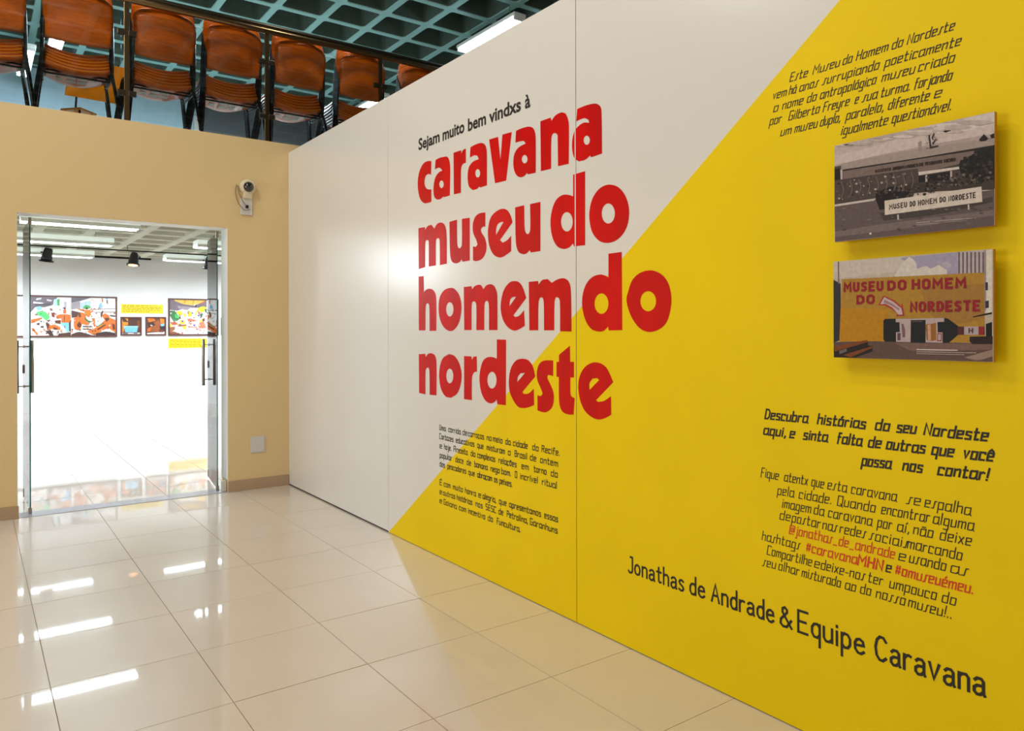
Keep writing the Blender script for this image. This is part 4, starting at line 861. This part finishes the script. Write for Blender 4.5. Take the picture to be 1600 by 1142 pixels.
# beams of the gallery's track spotlights: on the pictures, plus unseen spots added for the floor and doorway
def beam(loc, tgt, w, ang=80, soft=.06):
    l = bpy.data.lights.new('spot_beam', 'SPOT'); l.energy = w; l.color = (.87, .95, 1); l.spot_size = math.radians(ang); l.spot_blend = .8; l.shadow_soft_size = soft
    o = bpy.data.objects.new('spot_beam', l); COL.objects.link(o); o.location = loc
    o.rotation_euler = (Vector(tgt) - Vector(loc)).to_track_quat('-Z', 'Y').to_euler()
for x in (-1.5, -.2, 1.02, 2.30, 3.55, 4.8, 6.0): beam((x, 14.39, 2.66), (x, 16.65, .7), 205, 95)
for a, b in (((4.3, 9.3, 2.9), (1.6, 10.4, 0)), ((4.9, 12.0, 2.9), (2.2, 13.2, 0)), ((-1.2, 9.5, 2.9), (1.0, 10.2, 0)), ((-1.2, 12.0, 2.9), (1.2, 12.8, 0)), ((3.6, 8.1, 2.9), (1.2, 8.4, 0))): beam(a, b, 85, 110)  # unseen spots added to brighten the gallery floor
beam((3.4, 11.6, 2.88), (.4, 5.2, 0), 230, 50, .2); beam((-1.3, 11.4, 2.7), (2.5, 5.3, .4), 160, 50, .38)  # unseen spots added to spill cool light through the doorway
# ================================================================== MEZZANINE RAILING
RY = 7.40
rail = thing('mezzanine_railing', 'bronze handrail with glass panes on dark posts along the mezzanine edge', 'railing', (2.4, RY, H1 - .0105))
inv = Matrix.Translation(-Vector(rail.location))
def rp(name, bm, m, lab=None, par=rail):
    o = obj(name, bm, m, par)
    if par is rail: o.matrix_parent_inverse = inv
    if lab: o['label'] = lab
    return o
rp('handrail', tubes([(-2.6, RY, 4.475), (6.6, RY, 4.545)], r=.030, n=18), 'bronze')
rp('handrail_cap', tubes([(-2.6, RY + .03, 4.53), (6.6, RY + .03, 4.60)], r=.026, n=14), 'darkmetal', 'dark rail behind the bronze handrail')
posts = [-2.57, -1.34, -.105, 1.131, 2.381, 3.614, 4.86, 6.1]
for x in posts:
    ztop = 4.475 + (x + 2.6) * .0076
    p = rp('post', boxes((x - .022, x + .022, RY - .008, RY + .008, H1 - .0105, ztop - .02), b=.002), 'bronze')
    for z in (3.66, 4.20):
        for s in (-1, 1):
            bm = boxes((x + s * .045 - .032, x + s * .045 + .032, RY - .014, RY + .014, z - .025, z + .025), b=.004)
            rp('glass_clamp', bm, 'darkmetal', par=p)
for a, b in zip(posts[:-1], posts[1:]):
    rp('glass_pane', boxes((a + .045, b - .045, RY - .004, RY + .004, 3.43, 4.40)), 'railglass')
# ================================================================== STACKED CHAIRS
def sheet(f, nx, nt, th, rnd=.0):
    "bent plywood: f(s, t) centre surface, s in -1..1, t in 0..1; edge faces get material 1"
    bm = bmesh.new(); top = []; bot = []
    for j in range(nt + 1):
        t = j / nt; rt = []; rb = []
        for i in range(nx + 1):
            s = -1 + 2 * i / nx
            p = f(s, t); e = .01
            du = f(s + e, t) - f(s - e, t); dv = f(s, min(t + e, 1)) - f(s, max(t - e, 0)); n = du.cross(dv).normalized()
            rt.append(bm.verts.new(p + n * th / 2)); rb.append(bm.verts.new(p - n * th / 2))
        top.append(rt); bot.append(rb)
    for j in range(nt):
        for i in range(nx):
            q = bm.faces.new((top[j][i], top[j][i + 1], top[j + 1][i + 1], top[j + 1][i])); q.smooth = True
            q = bm.faces.new((bot[j][i], bot[j + 1][i], bot[j + 1][i + 1], bot[j][i + 1])); q.smooth = True
    def edge(a, b, c, d): bm.faces.new((a, b, c, d)).material_index = 1
    for i in range(nx):
        edge(top[0][i], bot[0][i], bot[0][i + 1], top[0][i + 1]); edge(top[nt][i], top[nt][i + 1], bot[nt][i + 1], bot[nt][i])
    for j in range(nt):
        edge(top[j][0], top[j + 1][0], bot[j + 1][0], bot[j][0]); edge(top[j][nx], bot[j][nx], bot[j + 1][nx], top[j + 1][nx])
    bmesh.ops.recalc_face_normals(bm, faces=bm.faces[:])
    return bm
def rnd(t, r, r0=.06):      # width factor that rounds both ends of a sheet
    e = 0
    if t < r0: return 1 - .05 * (1 - math.sqrt(max(0, 1 - (1 - t / r0) ** 2)))
    if t > 1 - r: e = (t - 1 + r) / r
    return 1 - .22 * (1 - math.sqrt(max(0, 1 - e * e)))
def back_f(s, t):
    return Vector((s * .268 * rnd(t, .22), -.055 - .085 * t + .05 * s * s - .02 * max(0, t - .8) * 5, 0.675 + .40 * t + .03 * s * s * (1 - t) - .015 * s * s * t))
def seat_f(s, t):
    return Vector((s * .258 * rnd(t, .25), .0 + .42 * t, 0.448 + .045 * s * s - .012 * math.sin(t * math.pi) - .018 * max(0, t - .82) * 5 + .02 * max(0, .15 - t) * 6))
def make_chair(cat='chair', wood='wood', edge='woodedge'):
    t = thing('stacking_chair', 'x', cat, (0, 0, 0))
    obj('seat', sheet(seat_f, 12, 8, .012), [wood, edge], t)
    obj('backrest', sheet(back_f, 14, 12, .011), [wood, edge], t)
    for s in (-1, 1):
        obj('leg', tubes(curvept([(s * .255, .07, .43), (s * .272, -.01, .40), (s * .32, -.10, .012)], 5), r=.012, n=8), 'black', t)
        obj('leg', tubes(curvept([(s * .255, .33, .43), (s * .272, .40, .39), (s * .325, .46, .012)], 5), r=.012, n=8), 'black', t)
        obj('upright', tubes(curvept([(s * .255, .30, .43), (s * .262, .10, .432), (s * .268, .01, .47), (s * .268, -.02, .66), (s * .262, -.045, .90)], 5), r=.011, n=8), 'black', t)
    obj('cross_bar', tubes([(-.255, .06, .418), (.255, .06, .418)], r=.008, n=8), 'black', t)
    bm = bmesh.new()
    for r_, y in ((0, .15), (1, .27)):
        for k in range(4 - r_):
            x = -.13 + r_ * .01 + k * .085; z = seat_f(x / .24, y / .42).z - .0085
            box(bm, x - .038, x + .038, y - .045, y + .045, z - .001, z)
    obj('paper_label', bm, 'sticker', t)
    return t
proto = make_chair(); proto_used = False
names = ['lowest', 'second lowest', 'third lowest', 'third highest', 'second highest', 'topmost']
stacks = [(.115, 'cut by the left edge of the photo'), (.775, 'left of the first railing post'), (1.475, 'just right of the first railing post'),
          (2.105, 'just left of the second railing post'), (2.775, 'just right of the second railing post'), (3.47, 'in front of the third railing post'), (4.22, 'half hidden by the white wall')]
for x, desc in stacks:
    rz = random.uniform(-.02, .02)
    for k in range(6):
        c = proto if not proto_used else copy_tree(proto); proto_used = True
        c.location = (x + random.uniform(-.003, .003), 7.60 + k * .021, 3.385 + k * .034); c.rotation_euler = (0, 0, rz + random.uniform(-.006, .006))
        c['label'] = '%s plywood chair of the stack %s' % (names[k], desc)
        c['group'] = 'stacked plywood chairs on the mezzanine'
# loose amber chair and stool seen under the second stack
tb = thing('display_easel', 'amber plywood board on a thin black easel behind the stacks', 'easel', (1.04, 8.36, 3.385), math.radians(-26))
bm = boxes((-.30, .24, -.010, .010, .43, .80), b=.003); bmesh.ops.rotate(bm, verts=bm.verts, cent=(0, 0, .6), matrix=Matrix.Rotation(math.radians(8), 3, 'Y')); obj('board', bm, 'brightwood', tb)
for x0, x1, y1 in ((-.20, -.24, -.02), (.16, .2, -.02), (0, 0, .35)): obj('leg', tubes([(x0, .02, .80), (x1, y1, 0)], r=.010, n=8), 'black', tb)
st = thing('low_stool', 'low amber stool top peeping over the wall edge behind the stacks', 'stool', (.86, 8.40, 3.385), .75)
bm = boxes((-.11, .11, -.11, .11, .29, .31), b=.004); obj('seat', bm, 'brightwood', st)
for sx in (-1, 1):
    for sy in (-1, 1): obj('leg', tubes([(sx * .08, sy * .08, .29), (sx * .10, sy * .10, 0)], r=.010, n=8), 'black', st)
rb = thing('red_bin', 'small red plastic bin at the foot of the pale post', 'bin', (2.02, 9.6, 3.385))
bm = bmesh.new(); tube(bm, [(0, 0, 0), (0, 0, .48)], [.11, .14], 20); obj('body', bm, 'redplastic', rb); bm = bmesh.new(); tube(bm, [(0, 0, .48), (0, 0, .505)], [.15, .15], 20); obj('rim', bm, 'redplastic', rb)
# mezzanine tube lights along y
def make_tube_light():
    t = thing('tube_light', 'x', 'light', (0, 0, 0), 0, 'blue white tube lights under the teal ceiling')
    obj('casing', boxes((-.10, .10, -.74, .74, .03, .08), b=.01), 'lampcase', t)
    for s in (-1, 1): obj('tube', tubes([(s * .05, -.70, .0), (s * .05, .70, .0)], r=.016, n=10), 'tubem', t)
    for s in (-1, 1): obj('lamp_holder', boxes((-.09, .09, s * .715 - .015, s * .715 + .015, -.02, .04), b=.004), 'lampcase', t)
    for y in (-.5, .5): obj('hanger', tubes([(0, y, .08), (0, y, .25)], r=.005, n=6), 'steel', t)
    return t
tl = make_tube_light()
for k, (x, y, lb) in enumerate(((6.0, 8.78, 'bright tube light above the white wall, right of the railing'), (6.03, 12.9, 'tube light seen between chair backs beside the third railing post'),
                                (1.02, 12.75, 'tube light glinting under the second chair stack backrest'), (.70, 13.9, 'tube light seen between the first and second chair stacks'))):
    t = tl if k == 0 else copy_tree(tl); t.location = (x, y, 5.74); t['label'] = lb
